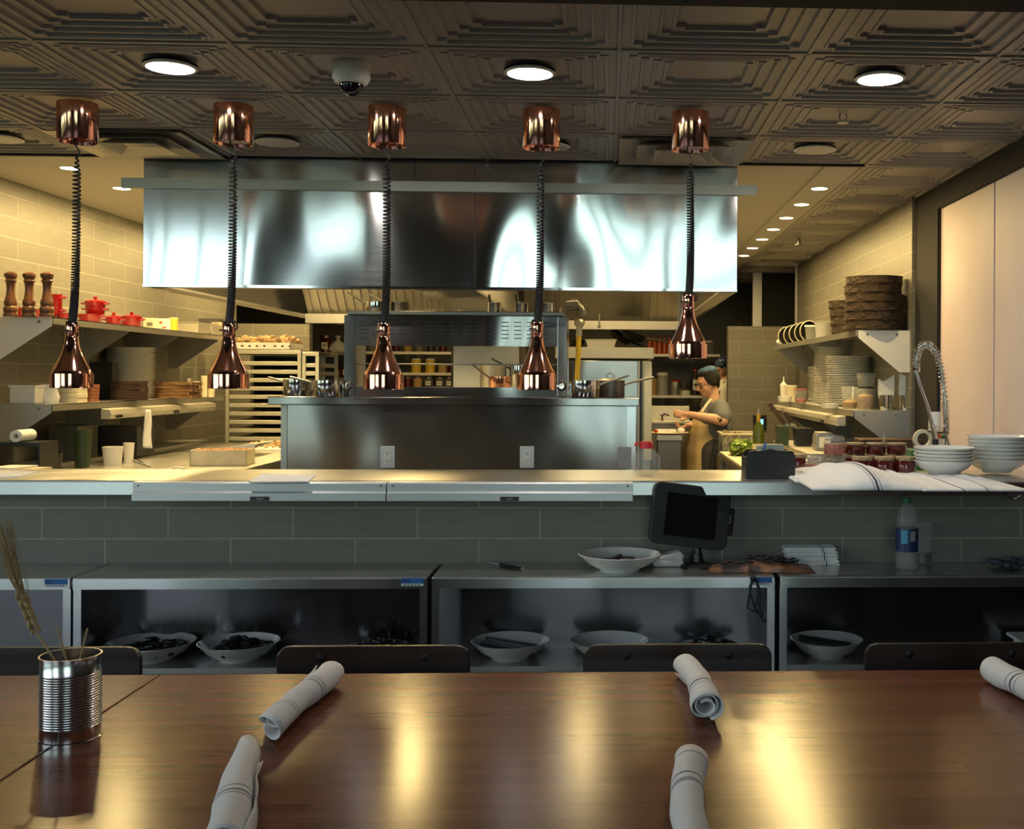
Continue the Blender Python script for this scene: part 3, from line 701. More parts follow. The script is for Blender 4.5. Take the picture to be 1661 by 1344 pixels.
# ------------------------------------------------------------------ lower stainless counters
ZL = .835; YF = 3.82; YBK = 4.105
EDG = [(-420, 114), (118, 693), (700, 1257), (1265, 1835)]
UL = ['stainless counter at the left edge, mostly cut by the photo', 'stainless open counter holding the three left bowls', 'stainless open counter under the tablet stand', 'stainless open counter under the water bottle']
for k, (ua, ub) in enumerate(EDG):
    x0, x1 = W(ua, 935, YF).x, W(ub, 935, YF).x
    t = thing('steel_worktable', UL[k], 'counter', (x0, YF, 0), 0, 'row of stainless counters under the tiled wall')
    w = x1-x0; D = YBK-YF; ze = W(740, 954, YF).z
    m = MB(); m.bb(0, w, 0, D, ZL-.012, ZL); m.bb(0, w, 0, .012, ze, ZL-.012); m.build('worktop', 'steel_top', t, bevel=.004)
    m = MB(); m.bb(0.001, w-.001, -.002, .0, ze, ZL-.006); m.build('front_lip', 'steel', t)
    zs = .525
    for xx in (0.0, w-.026):
        m = MB(); m.bb(xx, xx+.026, .004, D, .10, ze+.002); m.build('side_panel', 'steel', t)
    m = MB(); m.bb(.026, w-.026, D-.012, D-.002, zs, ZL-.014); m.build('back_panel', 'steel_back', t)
    m = MB(); m.bb(.026, w-.026, .012, D-.012, zs-.02, zs); m.build('shelf', 'steel_dull', t)
    for xx in (.013, w-.013):
        m = MB(); m.cyl((xx, .15, 0), .02, .1, 12); m.build('foot', 'black', t)
    if k < 3:
        xb_ = W((110, 687, 1252)[k], 940, YF).x-x0; ww = .075
        m = MB(); m.mi = 0; m.bb(xb_-ww, xb_, -.0035, -.002, ZL-.022, ZL-.004); m.mi = 1; m.bb(xb_-ww, xb_, -.0036, -.002, ZL-.030, ZL-.022)
        stk = m.build('maker_sticker', ['blue', 'white_matte'], t)
        m = MB()
        for q in range(3): m.bb(xb_-ww+.006+q*.008, xb_-ww+.011+q*.008, -.0042, -.0034, ZL-.018, ZL-.008)
        for q in range(5): m.bb(xb_-ww+.008+q*.012, xb_-ww+.017+q*.012, -.0042, -.0034, ZL-.028, ZL-.025)
        m.build('sticker_print', 'labelblue', stk)

def bowl_prof(r, h, lip=.004):
    return [(.001, .004), (r*.42, .004), (r*.43, 0), (r*.47, 0), (r*.50, .006), (r*.78, h*.45), (r*.96, h*.92), (r, h), (r-lip, h+.001), (r*.92, h*.90), (r*.75, h*.48), (r*.45, .012), (.001, .010)]
def bowl(x, y, z, r, h, label, group='wide white bowls on the lower shelves', name='serving_bowl'):
    t = thing(name, label, 'bowl', (x, y, z), 0, group)
    m = MB(); m.lathe(bowl_prof(r, h), 40); m.build('bowl_body', 'white', t); return t
def shells(x, y, z, r, label, n=46, seed=1):
    # one heap of shells nobody could count
    rnd = random.Random(seed); m = MB()
    for k in range(n):
        a = rnd.random()*2*PI; q = r*math.sqrt(rnd.random())
        R = (Matrix.Rotation(rnd.random()*PI, 3, 'Z') @ Matrix.Rotation(rnd.uniform(-.8, .8), 3, 'X'))
        m.ball((q*math.cos(a), q*math.sin(a), (r-q)*.45*rnd.random()+.004), (.028, .013, .010), 8, 5, R)
    o = m.build('black_clips', 'coal', None, loc=(x, y, z)); return tag(o, label, 'clips', kind='stuff')
def sticks(x, y, z, label, n=9, L=.19, seed=1, rz=0):
    rnd = random.Random(seed); m = MB()
    for k in range(n):
        a = rnd.uniform(-.16, .16); yy = (k-n/2)*.012+rnd.uniform(-.004, .004); dz = rnd.uniform(0, .012)
        m.bar((-L/2+rnd.uniform(0, .02), yy, .016+dz+.012), (L/2-rnd.uniform(0, .02), yy+a*.05, dz+.0), .016, .010)
    o = m.build('black_holders', 'charcoal', None, loc=(x, y, z)); o.rotation_euler = (0, 0, rz); return tag(o, label, 'holders', kind='stuff')
YBW = 3.955
BW = [(245, .150, 'white bowl farthest left on the lower shelf, behind the chair back', 's', 'dark shells in the leftmost bowl'),
      (388, .140, 'white bowl heaped with dark pieces, second from the left on the lower shelf', 's', 'heap of dark pieces in the bowl beside the left chair back'),
      (612, .125, 'white bowl hidden by the chair back under the blue sticker', 's', 'dark heap rising above the chair back under the blue sticker'),
      (827, .138, 'white bowl holding black flat holders, at the left of the middle counter', 't', 'black flat holders lying in the bowl of the middle counter'),
      (988, .140, 'white bowl half hidden by the chair back with two bolts', '', ''),
      (1150, .12, 'white bowl hidden behind the chair under the dangling cord', 's', 'dark heap under the dangling black cord'),
      (1341, .130, 'white bowl with long black pieces on the right counter shelf', 'l', 'long black pieces leaning in the bowl at the right')]
zs = .525
for k, (u, r, l, kind, l2) in enumerate(BW):
    x = W(u, 1060, YBW).x; hb = .062 if u not in (612, 1150) else .035
    bowl(x, YBW, zs, r, hb, l)
    if kind == 's': shells(x+.01, YBW, zs+.032, r*.72, l2, 60, k)
    if kind == 't': sticks(x, YBW, zs+.022, l2, 9, .20, 3, -.1)
    if kind == 'l': sticks(x, YBW, zs+.028, l2, 5, .20, 5, -.05)
x = W(1655, 1040, YBW).x; t = thing('white_tray', 'white tray at the right edge of the lower shelf', 'tray', (x+.1, YBW, zs)); m = MB(); m.bb(-.12, .12, -.09, .09, .05, .062); m.bb(-.10, .10, -.07, .07, 0, .05); m.build('tray_body', 'white_matte', t, bevel=.004)

# things on the lower counters
def at(u, v): return WZ(u, v, ZL)
p = at(1004, 912)
bowl(p.x, 3.955, ZL, .148, .058, 'large oval-looking white bowl on the counter beside the tablet', None)
shells(p.x, 3.955, ZL+.018, .07, 'small dark heap inside the large white bowl on the counter', 30, 11)
# terry towel roll
p = at(1083, 919); t = thing('folded_towel', 'small white terry towel folded beside the tablet stand', 'towel', (p.x, p.y+.03, ZL), .05)
def towel(m, w, d, h, seed):
    m.grid(lambda a, b: Vector(((a-.5)*w, (b-.5)*d*(1), h*(.35+.65*min(1, (math.sin(a*PI*.9+.25))**.5))*(math.sin(min(max(b, .04), .96)*PI))**.35+.003*math.sin(a*30+b*17+seed))), 20, 16, thick=.0)
m = MB()
for q in range(9):
    yy_ = -.032+q*.008; m.cap((-.045, yy_, .014), (.045, yy_, .014), .013, .014, 10); m.cap((-.02+.002*(q % 3), yy_, .032), (.044, yy_, .038), .010, .015, 10); m.cap((-.044, yy_, .022), (.0, yy_, .034), .008, .010, 10)
o = m.build('towel_cloth', 'linen', t)
rm = o.modifiers.new('r', 'REMESH'); rm.mode = 'VOXEL'; rm.voxel_size = .004
# tablet on a stand
p = at(1132, 921); yt = p.y+.02
t = thing('tablet_stand', 'black tablet ordering terminal on a stand, tilted on the counter', 'tablet', (p.x, yt, ZL))
m = MB(); m.lathe([(.001, 0), (.062, 0), (.062, .008), (.045, .016), (.022, .022), (.018, .05), (.001, .05)], 32); m.build('base', 'black', t)
ct = W(1120, 835, yt); off = ct-Vector((p.x, yt, ZL))
m = MB(); m.tube([(0, 0, .02), (.002, .004, .06), (off.x*.5, .02, .13)], .014, 12); m.build('neck', 'black', t)
RT = Matrix.Translation(off+Vector((0, -.03, 0))) @ Matrix.Rotation(math.radians(8), 4, 'Y') @ Matrix.Rotation(math.radians(12), 4, 'Z') @ Matrix.Rotation(math.radians(-8), 4, 'X')
def rrect(w, h, r, n=6):
    P = []
    for (cx, cz, a0) in ((w/2-r, h/2-r, 0), (-w/2+r, h/2-r, 90), (-w/2+r, -h/2+r, 180), (w/2-r, -h/2+r, 270)):
        for q in range(n+1): a = math.radians(a0+90*q/n); P.append((cx+r*math.cos(a), cz+r*math.sin(a)))
    return P
m = MB(); m.T = RT; m.prism(rrect(.292, .222, .03), 0, .028, 'y'); m.build('case', 'charcoal', t, bevel=.004)
m = MB(); m.T = RT; m.prism(rrect(.192, .152, .004), -.0015, .001, 'y'); m.build('screen', 'screen', t)
m = MB(); m.T = RT; m.ball((-.122, -.001, 0), .005, 10, 6); m.ball((.110, -.001, 0), .0035, 10, 6); m.build('camera_dot', 'black_matte', t)
m = MB(); m.T = RT; m.bb(.138, .166, .002, .026, -.055, .045); crd = m.build('card_reader', 'black', t, bevel=.006)
m = MB(); m.T = RT
for q, (a, b) in enumerate(((-.012, .0), (-.006, .010), (.002, .012), (.008, .004), (.014, .014))): m.bar((.1455+.003*(q % 2), .0015, a), (.1495+.003*(q % 2), .0015, a+.006), .0018, .0008)
m.build('reader_mark', 'white_matte', crd)
# gold wire place card holders
for u, l in ((864, 'gold wire holder with a tall rod, left of two by the tile wall'), (915, 'gold wire holder with a leaning rod, right of two by the tile wall')):
    p = WZ(u, 908, ZL); t = thing('wire_holder', l, 'wire holder', (p.x, p.y-.02, ZL), 0, 'gold wire holders')
    top = W(870 if u < 900 else 919, 845, p.y-.02)
    m = MB(); m.tube([(0, 0, .02), (top.x-p.x, 0, top.z-ZL)], .0009, 6); m.build('rod', 'straw', t)
    m = MB()
    for a in range(4):
        c_, s_ = math.cos(a*PI/2+.5), math.sin(a*PI/2+.5); m.tube([(0, 0, .022), (.016*c_, .016*s_, .026), (.030*c_, .030*s_, .018), (.032*c_, .032*s_, 0)], .0016, 6)
    m.tube([(.02*math.cos(q*PI/8), .02*math.sin(q*PI/8), .014) for q in range(16)], .0013, 6, closed=True); m.build('feet', mat('brass', (.5, .36, .1), .25, 1), t)
# pen
a = at(792, 914); b = at(848, 925); t = thing('ballpoint_pen', 'black and silver pen lying near the counter edge', 'pen', (a.x, a.y, ZL+.006))
m = MB(); d = (b-a); m.tube([d*.35, d*.95], .0055, 10); m.build('barrel', 'black', t)
m = MB(); m.tube([d*0, d*.35], lambda s: .001+.003*s, 10); m.tube([d*.95, d*1.0], .0048, 10); m.tube([d*.75+Vector((0, 0, .007)), d*.98+Vector((0, 0, .007))], .0016, 6); m.build('clip', 'chrome', t)
# leather bundle with straps
p = at(1235, 926); t = thing('leather_apron', 'crumpled brown leather apron heaped on the counter end', 'apron', (p.x, p.y+.04, ZL))
m = MB()
m.grid(lambda a, b: Vector(((a-.5)*.37, (b-.5)*.17, (.004+.034*(math.sin(a*PI))**.7*(math.sin(b*PI))**.5*(1-.45*a)+.008*math.sin(a*21+b*4)*math.sin(b*11)*math.sin(a*PI)*math.sin(b*PI)))), 36, 16, thick=.003)
m.build('leather', 'burlap', t)
m = MB(); rnd = random.Random(5)
for k in range(9):
    x0 = rnd.uniform(-.15, .02); ph = rnd.uniform(0, 6); am = rnd.uniform(.012, .03); y0_ = rnd.uniform(-.05, .03); hz_ = rnd.uniform(.0, .012)
    m.tube([(x0+.13*i/11, y0_+am*math.sin(i*.75+ph), .010+hz_+.022*math.sin(PI*(x0+.13*i/11+.19)/.38)+.004*math.sin(i*1.3+ph)) for i in range(12)], .0032, 6)
m.build('straps', 'black_matte', t)
q0 = W(1222, 934, YF-.006); t = thing('knotted_lace', 'black knotted cord dangling over the counter edge', 'cord', (q0.x, YF-.014, ZL+.006))
def cw(u, v): w_ = W(u, v, YF-.014); return (w_.x-q0.x, 0, w_.z-ZL-.006)
m = MB(); m.tube([(.0, .10, .015), (-.005, .03, .012), cw(1222, 934), cw(1217, 955), cw(1212, 985), cw(1222, 992), cw(1228, 975), cw(1232, 955), cw(1226, 938)], .0035, 7)
m.tube([cw(1222, 934), cw(1216, 960), cw(1224, 985), cw(1240, 1008)], .0035, 7); m.tube([cw(1226, 940), cw(1234, 965), cw(1232, 985), cw(1238, 1000)], .003, 7); m.ball(cw(1240, 1006), .007, 8, 6); m.ball(cw(1222, 938), .010, 8, 6); m.ball(cw(1224, 990), .007, 8, 6)
m.build('cord_loop', 'black_matte', t)
# stack of folded napkins
p = at(1318, 915); SN = [(0, 0, .148, .095, .05), (-.004, .0, .150, .10, -.04), (-.008, .003, .152, .10, .03), (-.012, .0, .150, .098, -.02)]
for k, (dx, dy, w, d, rz) in enumerate(SN):
    t = thing('folded_napkin', 'folded white striped napkin, %s of the pile beside the leather' % ['lowest', 'second from the bottom', 'third from the bottom', 'topmost'][k], 'napkin', (p.x+dx, p.y+.02+dy, ZL+k*.0165), rz, 'pile of folded napkins on the counter')
    m = MB()
    m.grid(lambda a, b: Vector(((a-.5)*w*1.25, (b-.5)*d, .0155+.0012*math.sin(a*9+k)*math.sin(b*7))), 20, 8, thick=.0048)
    m.grid(lambda a, b: Vector(((a-.5)*w*1.22-.003, (b-.5)*d, .0105+.001*math.sin(a*8+k*2))), 20, 8, thick=.0048)
    m.grid(lambda a, b: Vector(((a-.5)*w*1.25+.002, (b-.5)*d, .0055+.0005*math.sin(a*11+k))), 20, 8, thick=.0048)
    m.build('cloth', stripemat('striped napkin', 0, [(.045, .0022, 1), (.055, .001, 0), (.035, .001, 0)]), t)
# water bottle
p = at(1473, 925); t = thing('water_bottle', 'clear plastic water bottle with green cap and blue label', 'bottle', (p.x, p.y+.02, ZL)); s = .0395
pr = [(.001, .004), (s*.6, 0), (s*.95, .006), (s, .02), (s*.93, .035), (s, .05), (s*.94, .062), (s, .075), (s, .150), (s*.95, .158), (s, .166), (s*.97, .178), (s*.84, .205), (s*.58, .225), (s*.36, .236), (s*.34, .243)]
m = MB(); m.lathe(pr, 32, rmod=lambda a, z: 1+(.03*math.sin(a*6+z*80) if z < .07 else 0)); m.build('bottle_body', 'glass_thin', t, fix=False)
m = MB(); m.lathe([(.001, .0), (s*.34, 0), (s*.37, .002), (s*.37, .017), (s*.33, .020), (.001, .020)], 24, (0, 0, .238)); m.build('cap', 'green', t)
m = MB(); m.lathe([(s+.0005, .068), (s+.001, .068), (s+.001, .150), (s+.0005, .150)], 40); m.build('label', 'labelblue', t)
m = MB()
for a0, a1, z0, z1 in ((-2.35, -1.75, .098, .146), ):
    m.grid(lambda a, b: Vector(((s+.0014)*math.cos(a0+(a1-a0)*a), (s+.0014)*math.sin(a0+(a1-a0)*a), z0+(z1-z0)*b)), 8, 2)
m.build('label_panel', 'teal', t, fix=False)
m = MB()
for a0, a1, z0, z1 in ((-1.50, -1.00, .106, .142),):
    m.grid(lambda a, b: Vector(((s+.0014)*math.cos(a0+(a1-a0)*a), (s+.0014)*math.sin(a0+(a1-a0)*a), z0+(z1-z0)*b)), 8, 2)
m.build('fact_panel', 'grey', t, fix=False)
# drinking glass
p = at(1499, 921); t = thing('drinking_glass', 'tall clear glass with a dark drink left at the bottom', 'glass', (p.x+.02, p.y+.07, ZL))
m = MB(); m.lathe([(.001, 0), (.026, 0), (.034, .155), (.032, .155), (.025, .008), (.001, .008)], 28); m.build('glass_body', 'glass_thin', t, fix=False)
m = MB(); m.lathe([(.001, .009), (.0245, .009), (.027, .045), (.001, .045)], 24); m.build('drink', mat('cola', (.05, .012, .005), .1), t)
# blue rag
p = at(1640, 924); t = thing('blue_rag', 'crumpled dark blue rag at the right end of the counter', 'rag', (p.x+.03, p.y+.03, ZL))
m = MB(); rnd = random.Random(8)
for k in range(16): m.ball((rnd.uniform(-.085, .085), rnd.uniform(-.035, .035), rnd.uniform(.012, .028)), (.03, .016, .012), 10, 7, Matrix.Rotation(rnd.random()*3, 3, 'Z') @ Matrix.Rotation(rnd.uniform(-.4, .4), 3, 'Y'))
o = m.build('rag_cloth', 'rag', t); rm = o.modifiers.new('r', 'REMESH'); rm.mode = 'VOXEL'; rm.voxel_size = .004

# ------------------------------------------------------------------ the pass: ledge, light bars and what stands on it
ZP = 1.147; YP0, YP1 = 4.0, 4.48
zpb = W(740, 803, YP0).z
t = thing('pass_ledge', 'long stainless pass ledge on top of the tiled half wall', 'ledge', (0, 0, 0))
m = MB(); m.bb(-4.2, 1.79, YP0, YP1, ZP-.02, ZP); m.build('ledge_top', 'steel_top', t, bevel=.003)
m = MB(); m.bb(-4.2, 1.79, YP0-.004, YP0+.01, zpb, ZP-.004); m.build('front_lip', 'steel', t, bevel=.002)
m = MB(); m.bb(-4.2, 1.79, YP1-.012, YP1, ZP-.20, ZP-.02); m.build('rear_apron', 'steel_dull', t)
for (ua, ub, ul, l) in ((215, 627, 423, 'left white metal light bar fixed along the ledge front'), (628, 1027, 827, 'right white metal light bar fixed along the ledge front')):
    x0, x1 = W(ua, 800, 3.95).x, W(ub, 800, 3.95).x; t = thing('light_bar', l, 'light bar', (x0, 0, 0), 0, 'light bars along the pass')
    za, zm, zb = W(620, 782, 3.95).z, W(620, 797, 3.95).z, W(620, 812, 3.95).z; w = x1-x0
    m = MB(); m.prism([(3.995, zb), (3.938, zb), (3.938, zm-.004), (3.948, zm), (3.948, za-.004), (3.953, za), (3.995, za)], .001, w-.001, 'x'); m.build('housing', 'alu', t, bevel=.0015)
    m = MB(); xl = W(ul, 808, 3.95).x-x0; m.bb(xl-.033, xl+.033, 3.9355, 3.938, zb+.002, zb+.016); npl = m.build('name_plate', 'black', t)
    m = MB(); m.bb(xl-.012, xl+.012, 3.9348, 3.9356, zb+.006, zb+.011); m.build('plate_mark', 'steel_dark', npl)
    for xx in (.02, w-.02):
        m = MB(); m.ball((xx, 3.948, za-.012), .004, 8, 6); m.build('screw', 'steel_dark', t)
def ap(u, v): return WZ(u, v, ZP)
# paper sheets
for (pl, l) in (([(403, 783), (500, 782), (512, 772), (425, 769)], 'white paper sheet lying on the ledge above the left light bar'), ([(-20, 776), (30, 774), (62, 766), (-20, 763)], 'white paper sheet on the ledge at the left edge')):
    m = MB(); P = [ap(*q) for q in pl]; c = sum(P, Vector())/4; m.prism([(q.x-c.x, q.y-c.y) for q in P], 0, .004, 'z'); o = m.build('paper_sheet', 'paper', None, loc=(c.x, c.y, ZP)); tag(o, l, 'paper', 'paper sheets on the pass')
# jug with red cap
p = ap(1050, 768); t = thing('plastic_jug', 'clear plastic jug with a red cap on the ledge', 'jug', (p.x, 4.40, ZP)); f = 1.0
m = MB(); m.lathe([(.001, .003), (.05, 0), (.055, .008), (.055, .055), (.048, .072), (.028, .088), (.024, .092), (.024, .10)], 32); m.build('jug_body', 'glass_thin', t, fix=False)
m = MB(); m.lathe([(.001, .092), (.026, .092), (.026, .116), (.022, .12), (.001, .12)], 20); m.tube([(-.024, 0, .11), (-.042, 0, .112), (-.046, 0, .10)], .005, 6); m.build('cap', 'redlid', t)
# black caddy
p = ap(1249, 776); t = thing('black_caddy', 'black box caddy with rounded top corners on the ledge', 'caddy', (p.x, 4.08, ZP), .04)
m = MB(); P = [(-.093, 0), (.093, 0), (.093, .085), (.082, .104), (.02, .106), (.0, .112), (-.02, .106), (-.075, .104), (-.090, .085)]; m.prism(P, 0, .012, 'y'); m.prism(P, .098, .11, 'y'); m.build('end_wall', 'black', t, bevel=.003)
m = MB(); m.bb(-.093, -.083, .012, .098, 0, .08); m.bb(.083, .093, .012, .098, 0, .08); m.bb(-.083, .083, .012, .098, 0, .008); m.build('tray', 'black', t)
t = thing('foil_packet', 'shiny foil packets standing in the black caddy', 'packet', (p.x+.005, 4.135, ZP+.008), .04)
m = MB(); m.bb(-.03, .05, -.01, .0, 0, .118); m.bb(-.05, .03, .01, .016, 0, .112); m.build('packet_body', 'steel_dull', t, bevel=.003)
t = thing('marker_pen', 'blue tipped marker standing slanted in the black caddy', 'pen', (p.x-.045, 4.11, ZP+.01), .04)
m = MB(); m.tube([(0, 0, 0), (.03, .0, .125)], .004, 8); m.build('pen_body', 'blue', t)
# napkins on the ledge
def cloth(u0, u1, v0, v1, h, label, cat, group, bands, seed, name='napkin_cloth'):
    a, b = ap(u0, v1), ap(u1, v1); far = ap((u0+u1)/2, v0).y; near = a.y
    x0, x1 = a.x, b.x; c = Vector(((x0+x1)/2, (near+far)/2, ZP)); w = x1-x0; d = abs(far-near)
    t = thing('cloth_napkin', label, cat, c, 0, group); m = MB()
    def f(i, j):
        e = (math.sin(PI*i)**.5)*(math.sin(PI*j)**.5); hh = h*e*(.45+.55*math.exp(-((i-.55)*4)**2))
        return Vector(((i-.5)*w, (j-.5)*d, .005+hh+.006*e*math.sin(i*13+seed)*math.sin(j*5+seed)+.004*e*math.sin(i*31+seed*2)))
    m.grid(f, 48, 20, thick=.0); o = m.build(name, stripemat('pass napkin', 0, [(q*w, r_, tn) for q, r_, tn in bands]), t, fix=False)
    s = o.modifiers.new('s', 'SOLIDIFY'); s.thickness = .0045; s.offset = -1
    return t
cloth(1318, 1512, 764, 796, .060, 'white striped napkin heaped on the ledge in front of the jars', 'napkin', 'napkins on the pass', [(.02, .002, 0), (.05, .004, 1), (.08, .002, 0)], 1)
cloth(1290, 1345, 764, 783, .018, 'small folded napkin edge between the caddy and the clip jar', 'napkin', 'napkins on the pass', [(.0, .0015, 1)], 3)
cloth(1440, 1500, 764, 786, .016, 'narrow folded napkin with grey stripe left of the bowl stacks', 'napkin', 'napkins on the pass', [(-.25, .003, 1), (-.1, .002, 0)], 5)
cloth(1498, 1672, 768, 797, .010, 'white cloth spread under the stacks of bowls', 'napkin', 'napkins on the pass', [(-.12, .002, 1), (.1, .002, 1)], 7)
# metal tongs handle poking over the ledge
t = thing('black_tongs', 'black wire handle poking out under the cloth at the right', 'tongs', (0, 0, 0)); m = MB()
m.tube([W(1620, 790, 3.99), W(1632, 800, 3.985), W(1643, 811, 3.985), W(1656, 804, 3.985)], .0035, 6); m.build('handle', 'black', t)
# jars
def jar(x, y, z, r, h, kind, label, group, fillmat='sauce'):
    t = thing('preserve_jar', label, 'jar', (x, y, z), random.uniform(0, 3), group)
    if kind == 'clip':
        m = MB(); m.lathe([(.001, 0), (r, 0), (r, h*.66), (r*.85, h*.72), (r*.85, h*.78)], 24); m.build('glass_body', 'glass_thin', t, fix=False)
        m = MB(); m.lathe([(.001, .003), (r*.96, .003), (r*.96, h*.55), (.001, h*.55)], 24); m.build('contents', fillmat, t)
        m = MB(); m.lathe([(.001, h*.80), (r*.90, h*.80), (r*.92, h*.90), (r*.7, h*.96), (.001, h)], 24); m.build('glass_lid', 'glass_thin', t, fix=False)
        m = MB(); n = 18
        m.tube([(r*.93*math.cos(q*2*PI/n), r*.93*math.sin(q*2*PI/n), h*.76) for q in range(n)], .0012, 5, closed=True)
        m.tube([(r*.93, 0, h*.76), (r*1.15, .0, h*.6), (r*1.2, 0, h*.85), (r*.9, 0, h*.93)], .0012, 5); m.tube([(-r*.93, 0, h*.76), (-r*1.1, .0, h*.9), (-r*.85, 0, h*.93)], .0012, 5)
        m.build('wire_clip', 'chrome', t)
    else:
        m = MB(); m.lathe([(.001, 0), (r*.93, 0), (r, .006), (r, h*.70), (r*.88, h*.80), (r*.88, h*.84), (.001, h*.84)], 24); m.build('jar_body', fillmat, t)
        m = MB(); m.lathe([(.001, h*.84), (r*.95, h*.80), (r*.97, h*.84), (r*.97, h*.97), (r*.90, h), (.001, h)], 24); m.build('lid', mat('tan lid', (.34, .25, .14), .6) if 'jl' not in M else M['jl'], t)
    return t
M['jl'] = noisecol(mat('tan paper lid', (.30, .22, .12), .7), (.22, .14, .07), (.42, .33, .2), 90)
JW = lambda u: W(u, 750, 4.30).x
jar(JW(1322), 4.30, ZP, .040, .072, 'clip', 'clip-top jar of red sauce, front left in the row beside the caddy', 'clip-top jars of red sauce')
jar(JW(1359), 4.33, ZP, .040, .072, 'clip', 'clip-top jar of red sauce under the stacked one', 'clip-top jars of red sauce')
jar(JW(1357), 4.34, ZP+.073, .043, .078, 'clip', 'clip-top jar of red sauce stacked on another jar', 'clip-top jars of red sauce')
jar(JW(1301), 4.42, ZP, .040, .070, 'screw', 'dark red preserve jar behind the caddy corner', 'dark preserve jars with tan lids', 'jam')
L_ = ['first', 'second', 'third', 'fourth']
for k, u in enumerate((1396, 1432, 1466)):
    jar(JW(u), 4.28, ZP, .0405, .070, 'screw', 'dark preserve jar in the lower front row, %s from the clip-top jars' % L_[k], 'dark preserve jars with tan lids', 'jam')
for k, u in enumerate((1392, 1425, 1457)):
    jar(JW(u)+.0, 4.41, ZP, .0405, .070, 'screw', 'dark preserve jar hidden low in the back row, %s from the clip-top jars' % L_[k], 'dark preserve jars with tan lids', 'jam')
for k, u in enumerate((1393, 1427, 1462)):
    jar(JW(u)+.01, 4.41, ZP+.071, .0405, .045, 'screw', 'short dark jar stacked on the back row, %s from the clip-top jars' % L_[k], 'dark preserve jars with tan lids', 'jam')
# bowls in two stacks
def bstack(uc, wpx, n, pitch, y, word):
    x = W(uc, 760, y).x; r = wpx*y/1800/2
    first = thing('stacked_bowl', 'white bowl at the bottom of the %s stack on the ledge' % word, 'bowl', (x, y, ZP+.008), 0, 'white bowls in the %s stack' % word)
    m = MB(); m.lathe(bowl_prof(r, .052, .003), 40); m.build('bowl_body', 'white', first)
    for k in range(1, n):
        dup(first, (x+random.uniform(-.001, .001), y, ZP+.008+k*pitch), label=('white bowl on top of the %s stack on the ledge' % word) if k == n-1 else 'white bowl inside the %s stack on the ledge' % word)
bstack(1531, 100, 5, .0128, 4.22, 'shorter')
bstack(1617, 98, 7, .0150, 4.30, 'taller')
# ------------------------------------------------------------------ cooking station behind the pass
YS = 5.62
sx0, sx1 = W(456, 700, YS).x, W(1031, 700, YS).x
zs0, zs1 = W(730, 657, YS).z, W(730, 644, YS).z
tx0, tx1 = W(434, 650, YS-.05).x, W(1037, 650, YS-.05).x
t = thing('cooking_station', 'stainless cooking station with high back panel behind the pass', 'cooking station', (0, 0, 0))
m = MB(); m.bb(sx0+.03, sx1-.045, YS, YS+.02, .1, zs0); m.build('back_panel', 'steel_panel', t)
m = MB(); m.bb(sx0, sx0+.03, YS-.006, YS+.3, .1, zs0); m.build('corner_post', 'steel_dull', t)
m = MB(); m.bb(sx1-.045, sx1, YS-.006, YS+.3, .1, zs0); m.build('corner_post', 'steel', t)
m = MB(); m.bb(tx0, tx1, YS-.05, YS+.42, zs0, zs1); m.build('top_shelf', 'steel_panel', t, bevel=.004)
m = MB(); m.bb(sx0+.02, sx1-.02, YS+.32, YS+1.7, .1, .92); m.build('range_body', 'steel_dull', t, bevel=.004)
for (u, w, h) in ((629, 18, 30), (855, 18, 30)):
    p = W(u, 741, YS); o = thing('wall_outlet', 'grey double outlet on the steel panel, %s' % ('left one' if u < 700 else 'right one'), 'outlet', (p.x, YS-.001, p.z), 0, 'outlets on the cooking station')
    m = MB(); m.bb(-.036, .036, -.006, 0, -.055, .055); m.build('cover_plate', 'alu', o, bevel=.002)
    m = MB(); m.bb(-.017, .017, -.009, -.006, -.036, .036); sck = m.build('socket', 'white_matte', o, bevel=.001)
    m = MB()
    for zc in (-.02, .02):
        for xx in (-.006, .006): m.bb(xx-.0015, xx+.0015, -.010, -.009, zc-.002, zc+.007)
        m.ball((0, -.009, zc-.009), .0025, 8, 6)
    m.build('slots', 'black', sck)
p = W(1013, 742, YS); o = thing('blank_cover', 'grey blank cover plate near the right corner of the station', 'cover plate', (p.x, YS-.007, p.z))
m = MB(); m.bb(-.034, .034, -.005, 0, -.055, .055); m.build('plate', 'grey', o, bevel=.002); m = MB(); m.ball((0, -.005, 0), .005, 10, 6); m.build('screw', 'chrome', o)

# salamander broiler frame on top
YM = 5.78
def wm(u, v): return W(u, v, YM)
t = thing('salamander_broiler', 'stainless pass-through broiler with slotted hood panel and knobs', 'broiler', (0, 0, 0))
xa, xb = wm(558, 600).x, wm(920, 600).x; xi0, xi1 = wm(577, 600).x, wm(904, 600).x
za, zt_, zo, zlo = zs1, wm(740, 512).z, wm(740, 561).z, wm(740, 628).z
m = MB(); m.bb(xi0, xi1, YM, YM+.02, zo, zt_); m.build('upper_panel', 'steel_panel', t)
m = MB(); m.bb(xa, xi0, YM-.004, YM+.24, za, zt_); m.build('side_post', 'steel_panel', t, bevel=.003)
m = MB(); m.bb(xi1, xb, YM-.004, YM+.24, za, zt_); m.build('side_post', 'steel_panel', t, bevel=.003)
m = MB(); m.bb(xi0, xi1, YM-.002, YM+.05, za, zlo); m.build('lower_rail', 'steel_panel', t)
m = MB(); m.bb(xa+.02, xb-.02, YM-.03, YM+.30, zt_, zt_+.022); m.build('top_tray', 'steel_dark', t, bevel=.004)
m = MB()
for r_ in range(5):
    zz = zt_-.032-r_*.023*.9
    for k in range(15):
        x = xi0+.02+k*.066
        if x < xi1-.09: m.bb(x, x+.038, YM-.002, YM+.001, zz-.0022, zz+.0022)
m.build('vent_slots', 'black', t)
m = MB(); m.tube([(xi0, YM+.12, wm(700, 590).z), (xi1, YM+.12, wm(700, 590).z)], .004, 6); m.build('rod', 'steel_dark', t)
